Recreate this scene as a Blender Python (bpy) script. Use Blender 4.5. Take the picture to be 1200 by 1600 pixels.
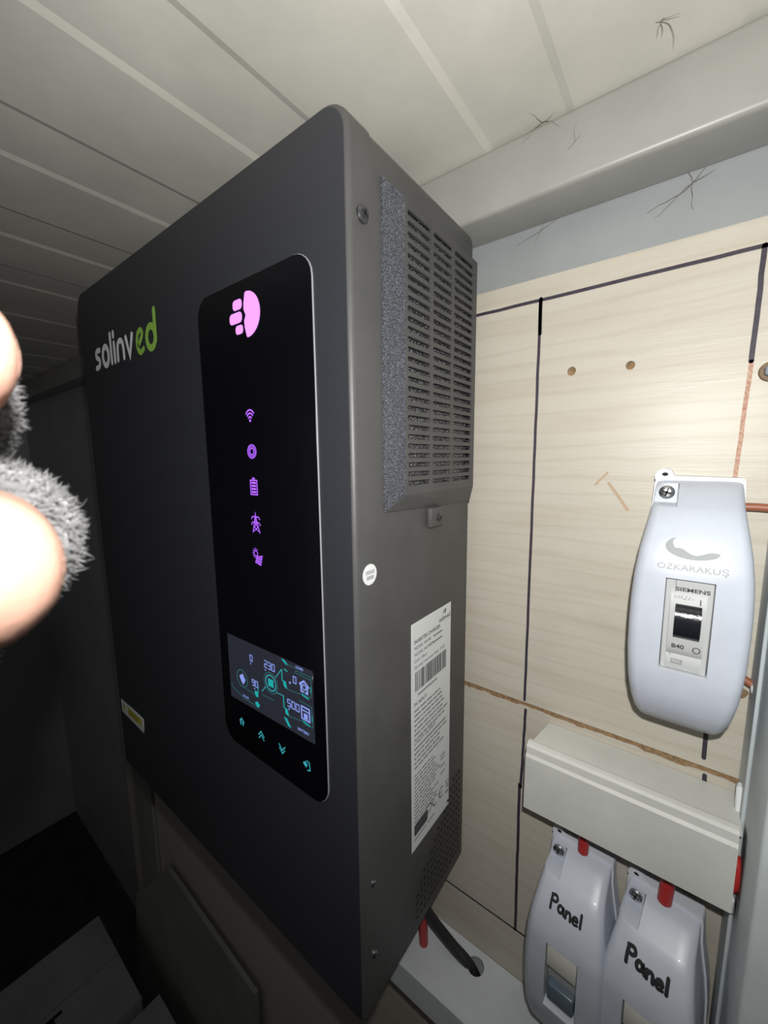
import bpy, bmesh, math, random
from mathutils import Vector, Matrix, Euler, noise

# ------------------------------------------------------------------ reset
for o in list(bpy.data.objects):
    bpy.data.objects.remove(o, do_unlink=True)
random.seed(7)
scene = bpy.context.scene
COL = scene.collection

# ------------------------------------------------------------------ camera
cam_d = bpy.data.cameras.new('camera')
cam = bpy.data.objects.new('camera', cam_d)
COL.objects.link(cam)
CAM_LOC = Vector((0.11402, -0.25441, 0.29939))
CAM_ROT = Euler((1.43562, 0.01021, 0.65042), 'XYZ')
cam.location = CAM_LOC
cam.rotation_euler = CAM_ROT
cam_d.sensor_fit = 'HORIZONTAL'
cam_d.sensor_width = 36.0
cam_d.lens = 618.86 / 1200 * 36.0
cam_d.clip_start = 0.004
cam_d.clip_end = 20
cam_d.dof.use_dof = True
cam_d.dof.focus_distance = 0.30
cam_d.dof.aperture_fstop = 26
scene.camera = cam
PM = CAM_ROT.to_matrix()


def ph(x, y, z):
    """millimetres in the frame of the phone that took the photo -> world"""
    return CAM_LOC + PM @ Vector((x, y, z)) * 0.001


# ------------------------------------------------------------------ world, light, exposure
w = bpy.data.worlds.new('world')
scene.world = w
w.use_nodes = True
w.node_tree.nodes['Background'].inputs[0].default_value = (0.85, 0.8, 0.82, 1)
w.node_tree.nodes['Background'].inputs[1].default_value = 0.06

fl_d = bpy.data.lights.new('phone_flash', 'SPOT')
fl = bpy.data.objects.new('phone_flash', fl_d)
COL.objects.link(fl)
fl.location = ph(7, 28, 6)
fl_dir = PM @ Vector((0.19, 0.23, -1.0))
fl.rotation_euler = fl_dir.to_track_quat('-Z', 'Y').to_euler()
fl_d.energy = 3.1
fl_d.color = (1.0, 0.985, 0.945)
fl_d.spot_size = math.radians(180)
fl_d.spot_blend = 0.75
fl_d.shadow_soft_size = 0.003

scene.view_settings.view_transform = 'Standard'
scene.view_settings.look = 'None'
scene.view_settings.gamma = 1
scene.view_settings.use_curve_mapping = False
scene.view_settings.exposure = 0.0


# ------------------------------------------------------------------ materials
def mat(name, col, rough=0.5, metal=0.0, spec=0.5, var=0.0, vscale=40.0, col2=None,
        bump=0.0, bscale=600.0, emit=None, estr=0.0, coat=0.0, sss=0.0, stretch=None, trans=0.0, sheen=0.0):
    m = bpy.data.materials.new(name)
    m.use_nodes = True
    nt = m.node_tree
    b = nt.nodes['Principled BSDF']
    b.inputs['Base Color'].default_value = (*col, 1)
    b.inputs['Roughness'].default_value = rough
    b.inputs['Metallic'].default_value = metal
    b.inputs['Specular IOR Level'].default_value = spec
    b.inputs['Coat Weight'].default_value = coat
    b.inputs['Coat Roughness'].default_value = 0.05
    b.inputs['Transmission Weight'].default_value = trans
    if sheen:
        b.inputs['Sheen Weight'].default_value = sheen
    if sss:
        b.inputs['Subsurface Weight'].default_value = sss
        b.inputs['Subsurface Radius'].default_value = (0.006, 0.002, 0.001)
        b.inputs['Subsurface Scale'].default_value = 1.0
    if emit:
        b.inputs['Emission Color'].default_value = (*emit, 1)
        b.inputs['Emission Strength'].default_value = estr
    tc = None
    if var or bump:
        tc = nt.nodes.new('ShaderNodeTexCoord')
    if var:
        mp = nt.nodes.new('ShaderNodeMapping')
        if stretch:
            mp.inputs['Scale'].default_value = stretch
        nt.links.new(tc.outputs['Object'], mp.inputs[0])
        n = nt.nodes.new('ShaderNodeTexNoise')
        n.inputs['Scale'].default_value = vscale
        n.inputs['Detail'].default_value = 5
        n.inputs['Roughness'].default_value = 0.6
        nt.links.new(mp.outputs[0], n.inputs['Vector'])
        r = nt.nodes.new('ShaderNodeValToRGB')
        r.color_ramp.elements[0].position = 0.32
        r.color_ramp.elements[1].position = 0.68
        c2 = col2 if col2 else tuple(c * (1 - var) for c in col)
        r.color_ramp.elements[0].color = (*c2, 1)
        r.color_ramp.elements[1].color = (*col, 1)
        nt.links.new(n.outputs[0], r.inputs[0])
        nt.links.new(r.outputs[0], b.inputs['Base Color'])
    if bump:
        n2 = nt.nodes.new('ShaderNodeTexNoise')
        n2.inputs['Scale'].default_value = bscale
        n2.inputs['Detail'].default_value = 3
        nt.links.new(tc.outputs['Object'], n2.inputs['Vector'])
        bp = nt.nodes.new('ShaderNodeBump')
        bp.inputs['Strength'].default_value = bump
        bp.inputs['Distance'].default_value = 0.0004
        nt.links.new(n2.outputs[0], bp.inputs['Height'])
        nt.links.new(bp.outputs[0], b.inputs['Normal'])
    return m


def wood_material(name, light, dark):
    m = mat(name, light, rough=0.42, spec=0.4)
    nt = m.node_tree
    b = nt.nodes['Principled BSDF']
    tc = nt.nodes.new('ShaderNodeTexCoord')
    # broad figure: bands running along x, bent by noise
    mp = nt.nodes.new('ShaderNodeMapping')
    mp.inputs['Scale'].default_value = (2.2, 1, 26)
    nt.links.new(tc.outputs['Object'], mp.inputs[0])
    n1 = nt.nodes.new('ShaderNodeTexNoise')
    n1.inputs['Scale'].default_value = 3.0
    n1.inputs['Detail'].default_value = 6
    n1.inputs['Distortion'].default_value = 0.6
    nt.links.new(mp.outputs[0], n1.inputs['Vector'])
    wv = nt.nodes.new('ShaderNodeTexWave')
    wv.wave_type = 'BANDS'
    wv.bands_direction = 'Z'
    wv.inputs['Scale'].default_value = 17
    wv.inputs['Distortion'].default_value = 5.0
    wv.inputs['Detail'].default_value = 3
    wv.inputs['Detail Scale'].default_value = 2.0
    mp2 = nt.nodes.new('ShaderNodeMapping')
    mp2.inputs['Scale'].default_value = (0.28, 1, 1.9)
    nt.links.new(tc.outputs['Object'], mp2.inputs[0])
    nt.links.new(mp2.outputs[0], wv.inputs['Vector'])
    # fine pores
    mp3 = nt.nodes.new('ShaderNodeMapping')
    mp3.inputs['Scale'].default_value = (60, 1, 900)
    nt.links.new(tc.outputs['Object'], mp3.inputs[0])
    n3 = nt.nodes.new('ShaderNodeTexNoise')
    n3.inputs['Scale'].default_value = 1.0
    nt.links.new(mp3.outputs[0], n3.inputs['Vector'])
    # greyish grime patches
    n4 = nt.nodes.new('ShaderNodeTexNoise')
    n4.inputs['Scale'].default_value = 13
    n4.inputs['Detail'].default_value = 4
    nt.links.new(tc.outputs['Object'], n4.inputs['Vector'])

    def mx(a, bsock, facsock, lo, hi):
        mr = nt.nodes.new('ShaderNodeMapRange')
        mr.inputs[1].default_value = lo
        mr.inputs[2].default_value = hi
        nt.links.new(facsock, mr.inputs[0])
        mix = nt.nodes.new('ShaderNodeMix')
        mix.data_type = 'RGBA'
        nt.links.new(mr.outputs[0], mix.inputs[0])
        if isinstance(a, tuple):
            mix.inputs[6].default_value = (*a, 1)
        else:
            nt.links.new(a, mix.inputs[6])
        mix.inputs[7].default_value = (*bsock, 1)
        return mix.outputs[2], mr
    c, _ = mx(light, dark, n1.outputs[0], 0.45, 0.85)
    c, r2 = mx(c, tuple(d * 0.9 for d in dark), wv.outputs['Fac'], 0.80, 1.0)
    r2.inputs[4].default_value = 0.28
    c, r3 = mx(c, tuple(d * 0.95 for d in dark), n3.outputs[0], 0.5, 0.9)
    r3.inputs[4].default_value = 0.3
    c, r4 = mx(c, (0.36, 0.34, 0.30), n4.outputs[0], 0.60, 0.85)
    r4.inputs[4].default_value = 0.55
    nt.links.new(c, b.inputs['Base Color'])
    bp = nt.nodes.new('ShaderNodeBump')
    bp.inputs['Strength'].default_value = 0.25
    bp.inputs['Distance'].default_value = 0.0003
    nt.links.new(n3.outputs[0], bp.inputs['Height'])
    nt.links.new(bp.outputs[0], b.inputs['Normal'])
    return m


M = {}
M['board'] = wood_material('pale_wood', (0.52, 0.487, 0.42), (0.455, 0.405, 0.33))
M['chip'] = mat('raw_chipboard', (0.33, 0.21, 0.11), 0.9, var=0.5, vscale=500, bump=0.8, bscale=900)
M['ceiling'] = mat('cream_painted_sheet', (0.76, 0.745, 0.675), 0.45, var=0.16, vscale=14, bump=0.05, bscale=300)
M['beam'] = mat('grey_painted_steel', (0.40, 0.40, 0.375), 0.38, var=0.12, vscale=22)
M['wall'] = mat('blue_grey_steel', (0.40, 0.425, 0.435), 0.42, var=0.15, vscale=12)
M['post'] = mat('pale_blue_grey_steel', (0.50, 0.55, 0.565), 0.5, var=0.12, vscale=30)
M['floor'] = mat('dark_floor', (0.06, 0.06, 0.06), 0.8, var=0.6, vscale=20)
M['carton'] = mat('grey_carton', (0.42, 0.43, 0.47), 0.8, var=0.25, vscale=12)
M['sheet'] = mat('grey_sheet', (0.30, 0.31, 0.29), 0.8, var=0.25, vscale=10)
M['ink_dark'] = mat('black_ink', (0.012, 0.012, 0.015), 0.7)
M['satin_shade'] = mat('satin_front_painted_shade', (0.030, 0.032, 0.039), 0.40, spec=0.5, bump=0.06, bscale=2500)  # shell's black made darker: the front's shade is put into the colour
M['black'] = mat('black_powder_coat', (0.074, 0.0735, 0.073), 0.48, spec=0.5, bump=0.10, bscale=2500, var=0.25, vscale=25)
M['bezel'] = mat('textured_black_plastic', (0.022, 0.022, 0.026), 0.33, spec=0.6, bump=1.0, bscale=1500)
M['mesh'] = mat('dark_filter_foam', (0.018, 0.018, 0.022), 0.25, spec=0.8, bump=1.0, bscale=1300)
M['cavity'] = mat('dark_cavity', (0.004, 0.004, 0.005), 0.8)
M['glass'] = mat('black_glass', (0.003, 0.003, 0.005), 0.12, spec=0.5)
M['edge'] = mat('bright_glass_edge', (0.35, 0.36, 0.38), 0.3)
M['lcd'] = mat('dim_backlit_display', (0.012, 0.012, 0.018), 0.2, emit=(0.16, 0.18, 0.26), estr=0.10)
M['purple'] = mat('purple_led', (0.1, 0.03, 0.2), 0.4, emit=(0.42, 0.12, 1.0), estr=1.25)
M['violet'] = mat('violet_backlit_emblem', (0.3, 0.1, 0.4), 0.4, emit=(0.78, 0.30, 1.0), estr=1.15)
M['teal'] = mat('teal_pixels', (0, 0.05, 0.05), 0.4, emit=(0.015, 0.42, 0.42), estr=0.85)
M['tealdim'] = mat('dim_teal_pixels', (0, 0.02, 0.02), 0.4, emit=(0.03, 0.16, 0.17), estr=0.75)
M['blue'] = mat('blue_white_pixels', (0.02, 0.03, 0.05), 0.4, emit=(0.26, 0.34, 0.85), estr=0.95)
M['touch'] = mat('cyan_touch_symbols', (0.0, 0.03, 0.04), 0.4, emit=(0.05, 0.42, 0.50), estr=0.8)
M['logo_w'] = mat('silver_print', (0.82, 0.85, 0.90), 0.5)
M['logo_g'] = mat('green_print', (0.30, 0.56, 0.09), 0.5)
M['paper'] = mat('white_label_paper', (0.66, 0.68, 0.68), 0.6)
M['print'] = mat('label_print', (0.06, 0.06, 0.065), 0.6)
M['printgrey'] = mat('grey_label_print', (0.22, 0.22, 0.225), 0.6)
M['yellow'] = mat('yellow_print', (0.55, 0.52, 0.05), 0.6)
M['screw'] = mat('zinc_screw', (0.45, 0.47, 0.47), 0.3, metal=1.0)
M['screwb'] = mat('black_screw', (0.10, 0.10, 0.11), 0.35, metal=0.8)
M['white'] = mat('white_plastic', (0.53, 0.57, 0.65), 0.34, spec=0.45, coat=0.08, var=0.08, vscale=60)
M['inside'] = mat('white_plastic_base', (0.62, 0.65, 0.70), 0.45)
M['duct'] = mat('off_white_duct_plastic', (0.60, 0.61, 0.58), 0.42, var=0.12, vscale=35)
M['ductlow'] = mat('white_duct_plastic', (0.62, 0.66, 0.69), 0.42, var=0.08, vscale=30)
M['mcb'] = mat('pale_grey_breaker', (0.45, 0.465, 0.47), 0.5, spec=0.35)
M['mcbcream'] = mat('cream_breaker', (0.62, 0.62, 0.57), 0.4)
M['mcbgrey'] = mat('grey_breaker', (0.33, 0.345, 0.345), 0.4, var=0.2, vscale=200)
M['mcbdark'] = mat('blue_grey_toggle', (0.12, 0.16, 0.20), 0.25)
M['toggle'] = mat('glossy_black_toggle', (0.010, 0.012, 0.016), 0.18, spec=0.6, bump=0.25, bscale=900)
M['emboss'] = mat('embossed_grey', (0.29, 0.31, 0.325), 0.6)
M['marker'] = mat('dark_marker_ink', (0.045, 0.035, 0.055), 0.6, var=0.5, vscale=300)
M['markred'] = mat('red_brown_marker_ink', (0.34, 0.13, 0.085), 0.6, col2=(0.50, 0.36, 0.26), var=0.5, vscale=700)
M['scratch'] = mat('brown_scuff', (0.46, 0.34, 0.23), 0.7)
M['knot'] = mat('knot_wood', (0.24, 0.16, 0.09), 0.7, var=0.4, vscale=300)
M['copper'] = mat('brown_wire_sleeve', (0.30, 0.105, 0.06), 0.4)
M['red'] = mat('red_cable_sleeve', (0.42, 0.025, 0.025), 0.4)
M['blackcable'] = mat('black_cable_sleeve', (0.02, 0.021, 0.022), 0.45)
M['clear'] = mat('milky_plastic', (0.72, 0.75, 0.76), 0.25)
M['skin'] = mat('skin', (0.42, 0.25, 0.19), 0.42, sss=0.25, var=0.15, vscale=120, col2=(0.41, 0.23, 0.175), bump=0.25, bscale=700)
M['nail'] = mat('nail', (0.48, 0.30, 0.24), 0.25)
M['wool'] = mat('grey_wool', (0.15, 0.15, 0.154), 0.95, spec=0.1, var=0.45, vscale=260, bump=1.0, bscale=700, sheen=0.3)
M['web'] = mat('dusty_cobweb', (0.24, 0.215, 0.175), 0.9)




def speckle(m, scale, lo, hi, col):
    """glints painted into the base colour of a dark plastic as pale specks"""
    nt = m.node_tree
    b = nt.nodes['Principled BSDF']
    tc = nt.nodes.new('ShaderNodeTexCoord')
    n = nt.nodes.new('ShaderNodeTexNoise')
    n.inputs['Scale'].default_value = scale
    n.inputs['Detail'].default_value = 1
    nt.links.new(tc.outputs['Object'], n.inputs['Vector'])
    mr = nt.nodes.new('ShaderNodeMapRange')
    mr.inputs[1].default_value = lo
    mr.inputs[2].default_value = hi
    nt.links.new(n.outputs[0], mr.inputs[0])
    mix = nt.nodes.new('ShaderNodeMix')
    mix.data_type = 'RGBA'
    nt.links.new(mr.outputs[0], mix.inputs[0])
    mix.inputs[6].default_value = b.inputs['Base Color'].default_value
    mix.inputs[7].default_value = (*col, 1)
    nt.links.new(mix.outputs[2], b.inputs['Base Color'])


speckle(M['mesh'], 1500, 0.58, 0.72, (0.5, 0.5, 0.55))  # pale colour specks stand in for sparkle, here and on the bezel
speckle(M['bezel'], 2400, 0.45, 0.80, (0.20, 0.22, 0.27))

# ------------------------------------------------------------------ mesh helpers
def tag(o, label=None, cat=None, group=None, kind=None):
    if label:
        o['label'] = label
    if cat:
        o['category'] = cat
    if group:
        o['group'] = group
    if kind:
        o['kind'] = kind
    return o


def empty(name, loc=(0, 0, 0)):
    o = bpy.data.objects.new(name, None)
    COL.objects.link(o)
    o.location = loc
    o.empty_display_size = 0.02
    return o


def link(name, me, m, parent=None, smooth=None):
    o = bpy.data.objects.new(name, me)
    COL.objects.link(o)
    me.materials.clear()
    me.materials.append(m)
    if parent:
        o.parent = parent
    if smooth is not None:
        me.shade_smooth()
        if smooth < 180:
            me.set_sharp_from_angle(angle=math.radians(smooth))
    return o


def mesh(name, vs, fs, m, parent=None, smooth=None):
    me = bpy.data.meshes.new(name)
    me.from_pydata([tuple(v) for v in vs], [], fs)
    me.update()
    return link(name, me, m, parent, smooth)


def from_bm(name, bm, m, parent=None, smooth=None):
    me = bpy.data.meshes.new(name)
    bm.normal_update()
    bm.to_mesh(me)
    bm.free()
    return link(name, me, m, parent, smooth)


def bm_box(bm, x0, x1, y0, y1, z0, z1, r=0.0, seg=2):
    res = bmesh.ops.create_cube(bm, size=1)
    vs = res['verts']
    for v in vs:
        v.co = Vector(((x0 + x1) / 2 + v.co.x * (x1 - x0), (y0 + y1) / 2 + v.co.y * (y1 - y0), (z0 + z1) / 2 + v.co.z * (z1 - z0)))
    if r:
        es = list({e for v in vs for e in v.link_edges})
        bmesh.ops.bevel(bm, geom=es, offset=r, segments=seg, affect='EDGES', profile=0.5)
    return vs


def box(name, x0, x1, y0, y1, z0, z1, m, parent=None, r=0.0, seg=2):
    bm = bmesh.new()
    bm_box(bm, x0, x1, y0, y1, z0, z1, r, seg)
    return from_bm(name, bm, m, parent, 40 if r else None)


def tube_data(pts, rad, n=12, cap=True):
    pts = [Vector(p) for p in pts]
    if not hasattr(rad, '__len__'):
        rad = [rad] * len(pts)
    vs, fs = [], []
    up = None
    for i, p in enumerate(pts):
        t = (pts[min(i + 1, len(pts) - 1)] - pts[max(i - 1, 0)]).normalized()
        if up is None:
            up = t.orthogonal().normalized()
        a = (up - t * up.dot(t)).normalized()
        up = a
        b = t.cross(a)
        for k in range(n):
            an = 2 * math.pi * k / n
            vs.append(p + (a * math.cos(an) + b * math.sin(an)) * rad[i])
    for i in range(len(pts) - 1):
        for k in range(n):
            fs.append((i * n + k, i * n + (k + 1) % n, (i + 1) * n + (k + 1) % n, (i + 1) * n + k))
    if cap:
        fs.append(tuple(range(n))[::-1])
        fs.append(tuple((len(pts) - 1) * n + k for k in range(n)))
    return vs, fs


def tube(name, pts, rad, m, parent=None, n=12):
    vs, fs = tube_data(pts, rad, n)
    return mesh(name, vs, fs, m, parent, 50)


def spline(ctrl, n=8):
    """Catmull-Rom through the control points"""
    P = [Vector(c) for c in ctrl]
    P = [P[0] * 2 - P[1]] + P + [P[-1] * 2 - P[-2]]
    out = []
    for i in range(1, len(P) - 2):
        for k in range(n):
            t = k / n
            a, b, c, d = P[i - 1], P[i], P[i + 1], P[i + 2]
            out.append(0.5 * ((2 * b) + (c - a) * t + (2 * a - 5 * b + 4 * c - d) * t * t + (3 * b - a - 3 * c + d) * t ** 3))
    out.append(P[-2])
    return out


def rrect(x0, x1, z0, z1, r, n=6):
    """rounded rectangle outline; r single or (bl, br, tr, tl)"""
    if not hasattr(r, '__len__'):
        r = (r,) * 4
    cs = [(x0, z0, 180, r[0], 1, 1), (x1, z0, 270, r[1], -1, 1), (x1, z1, 0, r[2], -1, -1), (x0, z1, 90, r[3], 1, -1)]
    out = []
    for cx, cz, a0, rr, sx, sz in cs:
        for k in range(n + 1):
            a = math.radians(a0 + 90 * k / n)
            out.append((cx + sx * rr + rr * math.cos(a), cz + sz * rr + rr * math.sin(a)))
    return out


def circle2(cx, cz, rx, rz=None, n=20):
    rz = rz or rx
    return [(cx + rx * math.cos(2 * math.pi * k / n), cz + rz * math.sin(2 * math.pi * k / n)) for k in range(n)]


def plate_mesh(outer, holes, thick):
    """flat plate with real holes, in the local xy plane, z = -thick/2 .. thick/2"""
    cu = bpy.data.curves.new('plate', 'CURVE')
    cu.dimensions = '2D'
    cu.fill_mode = 'BOTH'
    cu.extrude = thick / 2
    for loop in [outer] + holes:
        sp = cu.splines.new('POLY')
        sp.points.add(len(loop) - 1)
        for p, q in zip(sp.points, loop):
            p.co = (q[0], q[1], 0, 1)
        sp.use_cyclic_u = True
    ob = bpy.data.objects.new('plate', cu)
    COL.objects.link(ob)
    dg = bpy.context.evaluated_depsgraph_get()
    me = bpy.data.meshes.new_from_object(ob.evaluated_get(dg))
    bpy.data.objects.remove(ob)
    bpy.data.curves.remove(cu)
    return me


def plate(name, outer, holes, thick, mapf, m, parent=None, smooth=None):
    me = plate_mesh(outer, holes, thick)
    for v in me.vertices:
        v.co = mapf(v.co.x, v.co.y, v.co.z)
    me.update()
    return link(name, me, m, parent, smooth)


class Ink:
    """flat print: strokes, filled shapes and letters collected as one mesh in 2-D (mm).
    Every shape lies a few microns above the one before it, like wet ink on ink."""

    def __init__(self):
        self.v, self.f, self.lay, self.n = [], [], [], 0

    def _add(self, pts):
        b = len(self.v)
        self.v += [tuple(p) for p in pts]
        self.lay += [self.n] * len(pts)
        return b

    def poly(self, pts):
        b = self._add(pts)
        self.f.append(tuple(range(b, b + len(pts))))
        self.n += 1
        return self

    def fan(self, pts, c=None):
        c = c or (sum(p[0] for p in pts) / len(pts), sum(p[1] for p in pts) / len(pts))
        b = self._add([c] + list(pts))
        n = len(pts)
        for i in range(n):
            self.f.append((b, b + 1 + i, b + 1 + (i + 1) % n))
        self.n += 1
        return self

    def stroke(self, pts, wd, caps=True):
        P = [Vector((p[0], p[1])) for p in pts]
        h = wd / 2
        closed = len(P) > 2 and (P[0] - P[-1]).length < 1e-6
        if closed:
            P = P[:-1]
        n = len(P)
        L, Rr = [], []
        for i in range(n):
            d0 = (P[i] - P[i - 1]) if (i > 0 or closed) else (P[1] - P[0])
            d1 = (P[(i + 1) % n] - P[i]) if (i < n - 1 or closed) else (P[-1] - P[-2])
            d0 = d0.normalized()
            d1 = d1.normalized()
            t = d0 + d1
            t = t.normalized() if t.length > 1e-6 else d1
            nr = Vector((-t.y, t.x))
            k = h / max(0.55, nr.dot(Vector((-d1.y, d1.x))))
            L.append(P[i] + nr * k)
            Rr.append(P[i] - nr * k)
        b = self._add(L + Rr)
        for i in range(n if closed else n - 1):
            j = (i + 1) % n
            self.f.append((b + i, b + n + i, b + n + j, b + j))
        if caps and not closed:
            for (e, q, li, ri) in ((P[0], P[1], b, b + n), (P[-1], P[-2], b + n - 1, b + 2 * n - 1)):
                out = (e - q).normalized()
                sd = Vector((-out.y, out.x))
                pts_ = [e + (sd * math.cos(math.pi * k / 6) + out * math.sin(math.pi * k / 6)) * h for k in range(1, 6)]
                o = self._add(pts_)
                ends = (li, ri) if (self.vec(li) - e).dot(sd) > 0 else (ri, li)
                self.f.append((ends[0],) + tuple(range(o, o + 5)) + (ends[1],))
        self.n += 1
        return self

    def vec(self, i):
        return Vector(self.v[i])

    def ring(self, c, rx, rz, wd, n=28):
        b = self._add(circle2(c[0], c[1], rx + wd / 2, rz + wd / 2, n) + circle2(c[0], c[1], rx - wd / 2, rz - wd / 2, n))
        for k in range(n):
            j = (k + 1) % n
            self.f.append((b + n + k, b + k, b + j, b + n + j))
        self.n += 1
        return self

    def text(self, s, x, y, h, align='LEFT', bold=0.0, sx=1.0, rot=0.0):
        cu = bpy.data.curves.new('t', 'FONT')
        cu.body = s
        cu.size = 1.0
        cu.resolution_u = 3
        cu.align_x = align
        cu.align_y = 'CENTER'
        cu.offset = bold
        ob = bpy.data.objects.new('t', cu)
        COL.objects.link(ob)
        dg = bpy.context.evaluated_depsgraph_get()
        me = bpy.data.meshes.new_from_object(ob.evaluated_get(dg))
        b = len(self.v)
        k = h / 0.70
        cr, sr = math.cos(rot), math.sin(rot)
        for v in me.vertices:
            px, py = v.co.x * k * sx, v.co.y * k
            self._add([(x + px * cr - py * sr, y + px * sr + py * cr)])
        for p in me.polygons:
            self.f.append(tuple(b + i for i in p.vertices))
        bpy.data.objects.remove(ob)
        bpy.data.curves.remove(cu)
        bpy.data.meshes.remove(me)
        self.n += 1
        return self

    def build(self, name, m, parent, mapf, up=(0, -1, 0)):
        up = Vector(up) * 4e-6
        return mesh(name, [Vector(mapf(*p)) + up * min(l, 30) for p, l in zip(self.v, self.lay)], self.f, m, parent)


def curve2(pts, n=5):
    return [(p.x, p.y) for p in spline([(a, b, 0) for a, b in pts], n)]


def arc(cx, cz, rx, rz, a0, a1, n=12):
    return [(cx + rx * math.cos(math.radians(a0 + (a1 - a0) * k / n)), cz + rz * math.sin(math.radians(a0 + (a1 - a0) * k / n))) for k in range(n + 1)]


def screw_parts(parent, c, nrm, r, m, name='screw'):
    """domed head with a cross recess, facing along nrm"""
    nrm = Vector(nrm).normalized()
    c = Vector(c)
    a = nrm.orthogonal().normalized()
    b = nrm.cross(a)
    vs, fs = [], []
    n = 16
    prof = [(1.0, -0.2), (1.0, 0.25), (0.8, 0.45), (0.45, 0.55)]
    for rr, hh in prof:
        for k in range(n):
            an = 2 * math.pi * k / n
            vs.append(c + (a * math.cos(an) + b * math.sin(an)) * r * rr + nrm * r * hh)
    for i in range(len(prof) - 1):
        for k in range(n):
            fs.append((i * n + k, i * n + (k + 1) % n, (i + 1) * n + (k + 1) % n, (i + 1) * n + k))
    fs.append(tuple((len(prof) - 1) * n + k for k in range(n)))
    o = mesh(name, vs, fs, m, parent, 40)
    vs, fs = [], []
    rot = 0.5
    a2 = a * math.cos(rot) + b * math.sin(rot)
    b2 = nrm.cross(a2)
    for (p, q) in ((a2, b2), (b2, a2)):
        k = len(vs)
        for s, t in ((-0.6, -0.12), (0.6, -0.12), (0.6, 0.12), (-0.6, 0.12)):
            vs.append(c + p * r * s + q * r * t + nrm * r * 0.575)
        fs.append((k, k + 1, k + 2, k + 3))
    mesh('cross_recess', vs, fs, M['cavity'], o)
    return o


# ================================================================== THE SETTING
WALL_Y = 0.036
CEIL = 0.488
FLOOR = -0.80
X0, X1, YB = -1.35, 0.60, -1.30

# ceiling: shallow trapezoid ribs running away from the wall
prof = []
x = X0
k0 = math.floor((X0 + 0.1175) / 0.119) - 1
pts = []
for k in range(k0, 12):
    e = -0.1175 + 0.119 * k           # bright edge: low band to the left, raised band to the right
    pts += [(e - 0.0022, CEIL), (e + 0.0022, CEIL + 0.0010), (e + 0.047 - 0.0021, CEIL + 0.0010), (e + 0.047 + 0.0021, CEIL)]
pts = [p for p in pts if X0 - 0.05 < p[0] < X1 + 0.05]
vs, fs = [], []
for (px, pz) in pts:
    vs += [(px, YB, pz), (px, WALL_Y + 0.01, pz), (px, YB, CEIL + 0.03), (px, WALL_Y + 0.01, CEIL + 0.03)]
for i in range(len(pts) - 1):
    a, b = 4 * i, 4 * (i + 1)
    fs += [(a, a + 1, b + 1, b), (a + 2, b + 2, b + 3, a + 3), (a, b, b + 2, a + 2), (a + 1, a + 3, b + 3, b + 1)]
tag(mesh('ceiling', vs, fs, M['ceiling']), 'low cream ribbed metal sheet ceiling above the black inverter', kind='structure')
tag(box('wall_back', X0, X1, WALL_Y, WALL_Y + 0.03, FLOOR, CEIL + 0.03, M['wall']), 'blue grey steel back wall strip above wooden board', kind='structure')
tag(box('wall_left', X0 - 0.03, X0, YB, WALL_Y + 0.03, FLOOR, CEIL + 0.03, M['wall']), 'dark grey steel wall at far left', kind='structure')
tag(box('wall_right', X1, X1 + 0.03, YB, WALL_Y + 0.03, FLOOR, CEIL + 0.03, M['wall']), 'grey steel wall at right', kind='structure')
tag(box('floor', X0, X1, YB, WALL_Y + 0.03, FLOOR - 0.03, FLOOR, M['floor']), 'dark dirty floor below the inverter', kind='structure')

# box-section rail under the ceiling along the back wall
bm = bmesh.new()
bm_box(bm, X0, X1, 0.003, WALL_Y + 0.001, 0.4505, CEIL, 0.0032, 3)
tag(from_bm('trim_1', bm, M['beam'], None, 40), 'grey painted steel box rail under the ceiling', kind='structure')

# steel post at the right
post = empty('trim_2', (0.148, 0, FLOOR))
tag(post, 'pale blue grey steel post at right edge', kind='structure')


def rel(o, parent):
    if o.parent is not parent:      # a sub-part: its part already sits in world space
        return o
    o.matrix_parent_inverse = Matrix.Translation(parent.location).inverted()
    return o


bm = bmesh.new()
bm_box(bm, 0.1480, 0.30, -0.058, -0.0005, FLOOR, 0.4495, 0.0016, 3)
rel(from_bm('post_face', bm, M['post'], post, 40), post)
bm = bmesh.new()
bm_box(bm, 0.1466, 0.1480, -0.020, -0.0005, FLOOR, 0.4495, 0.0005, 1)
rel(from_bm('post_flange', bm, M['post'], post, 40), post)

# ---------------------------------------------------------------- wooden board (two panels) on battens
BT = 0.016
boards = empty('wall_board', (0, BT, FLOOR))
tag(boards, 'pale wood grain mounting board behind inverter and breaker boxes', 'board')
Z_JOINT_T, Z_JOINT_B = 0.1347, 0.1322
hole_a, hole_b = (0.0569, 0.3479), (0.0859, 0.3470)


def on_board(x, z, d=0.0):
    return (x, BT / 2 + d, z)


rel(plate('upper_panel', [(-0.742, Z_JOINT_T), (0.30, Z_JOINT_T), (0.30, 0.4035), (-0.742, 0.4035)],
          [circle2(*hole_a, 0.0023, 0.0025, 14), circle2(*hole_b, 0.0022, 0.0023, 14)], BT,
          lambda x, z, d: (x, BT / 2 - d, z), M['board'], boards), boards)
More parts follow.
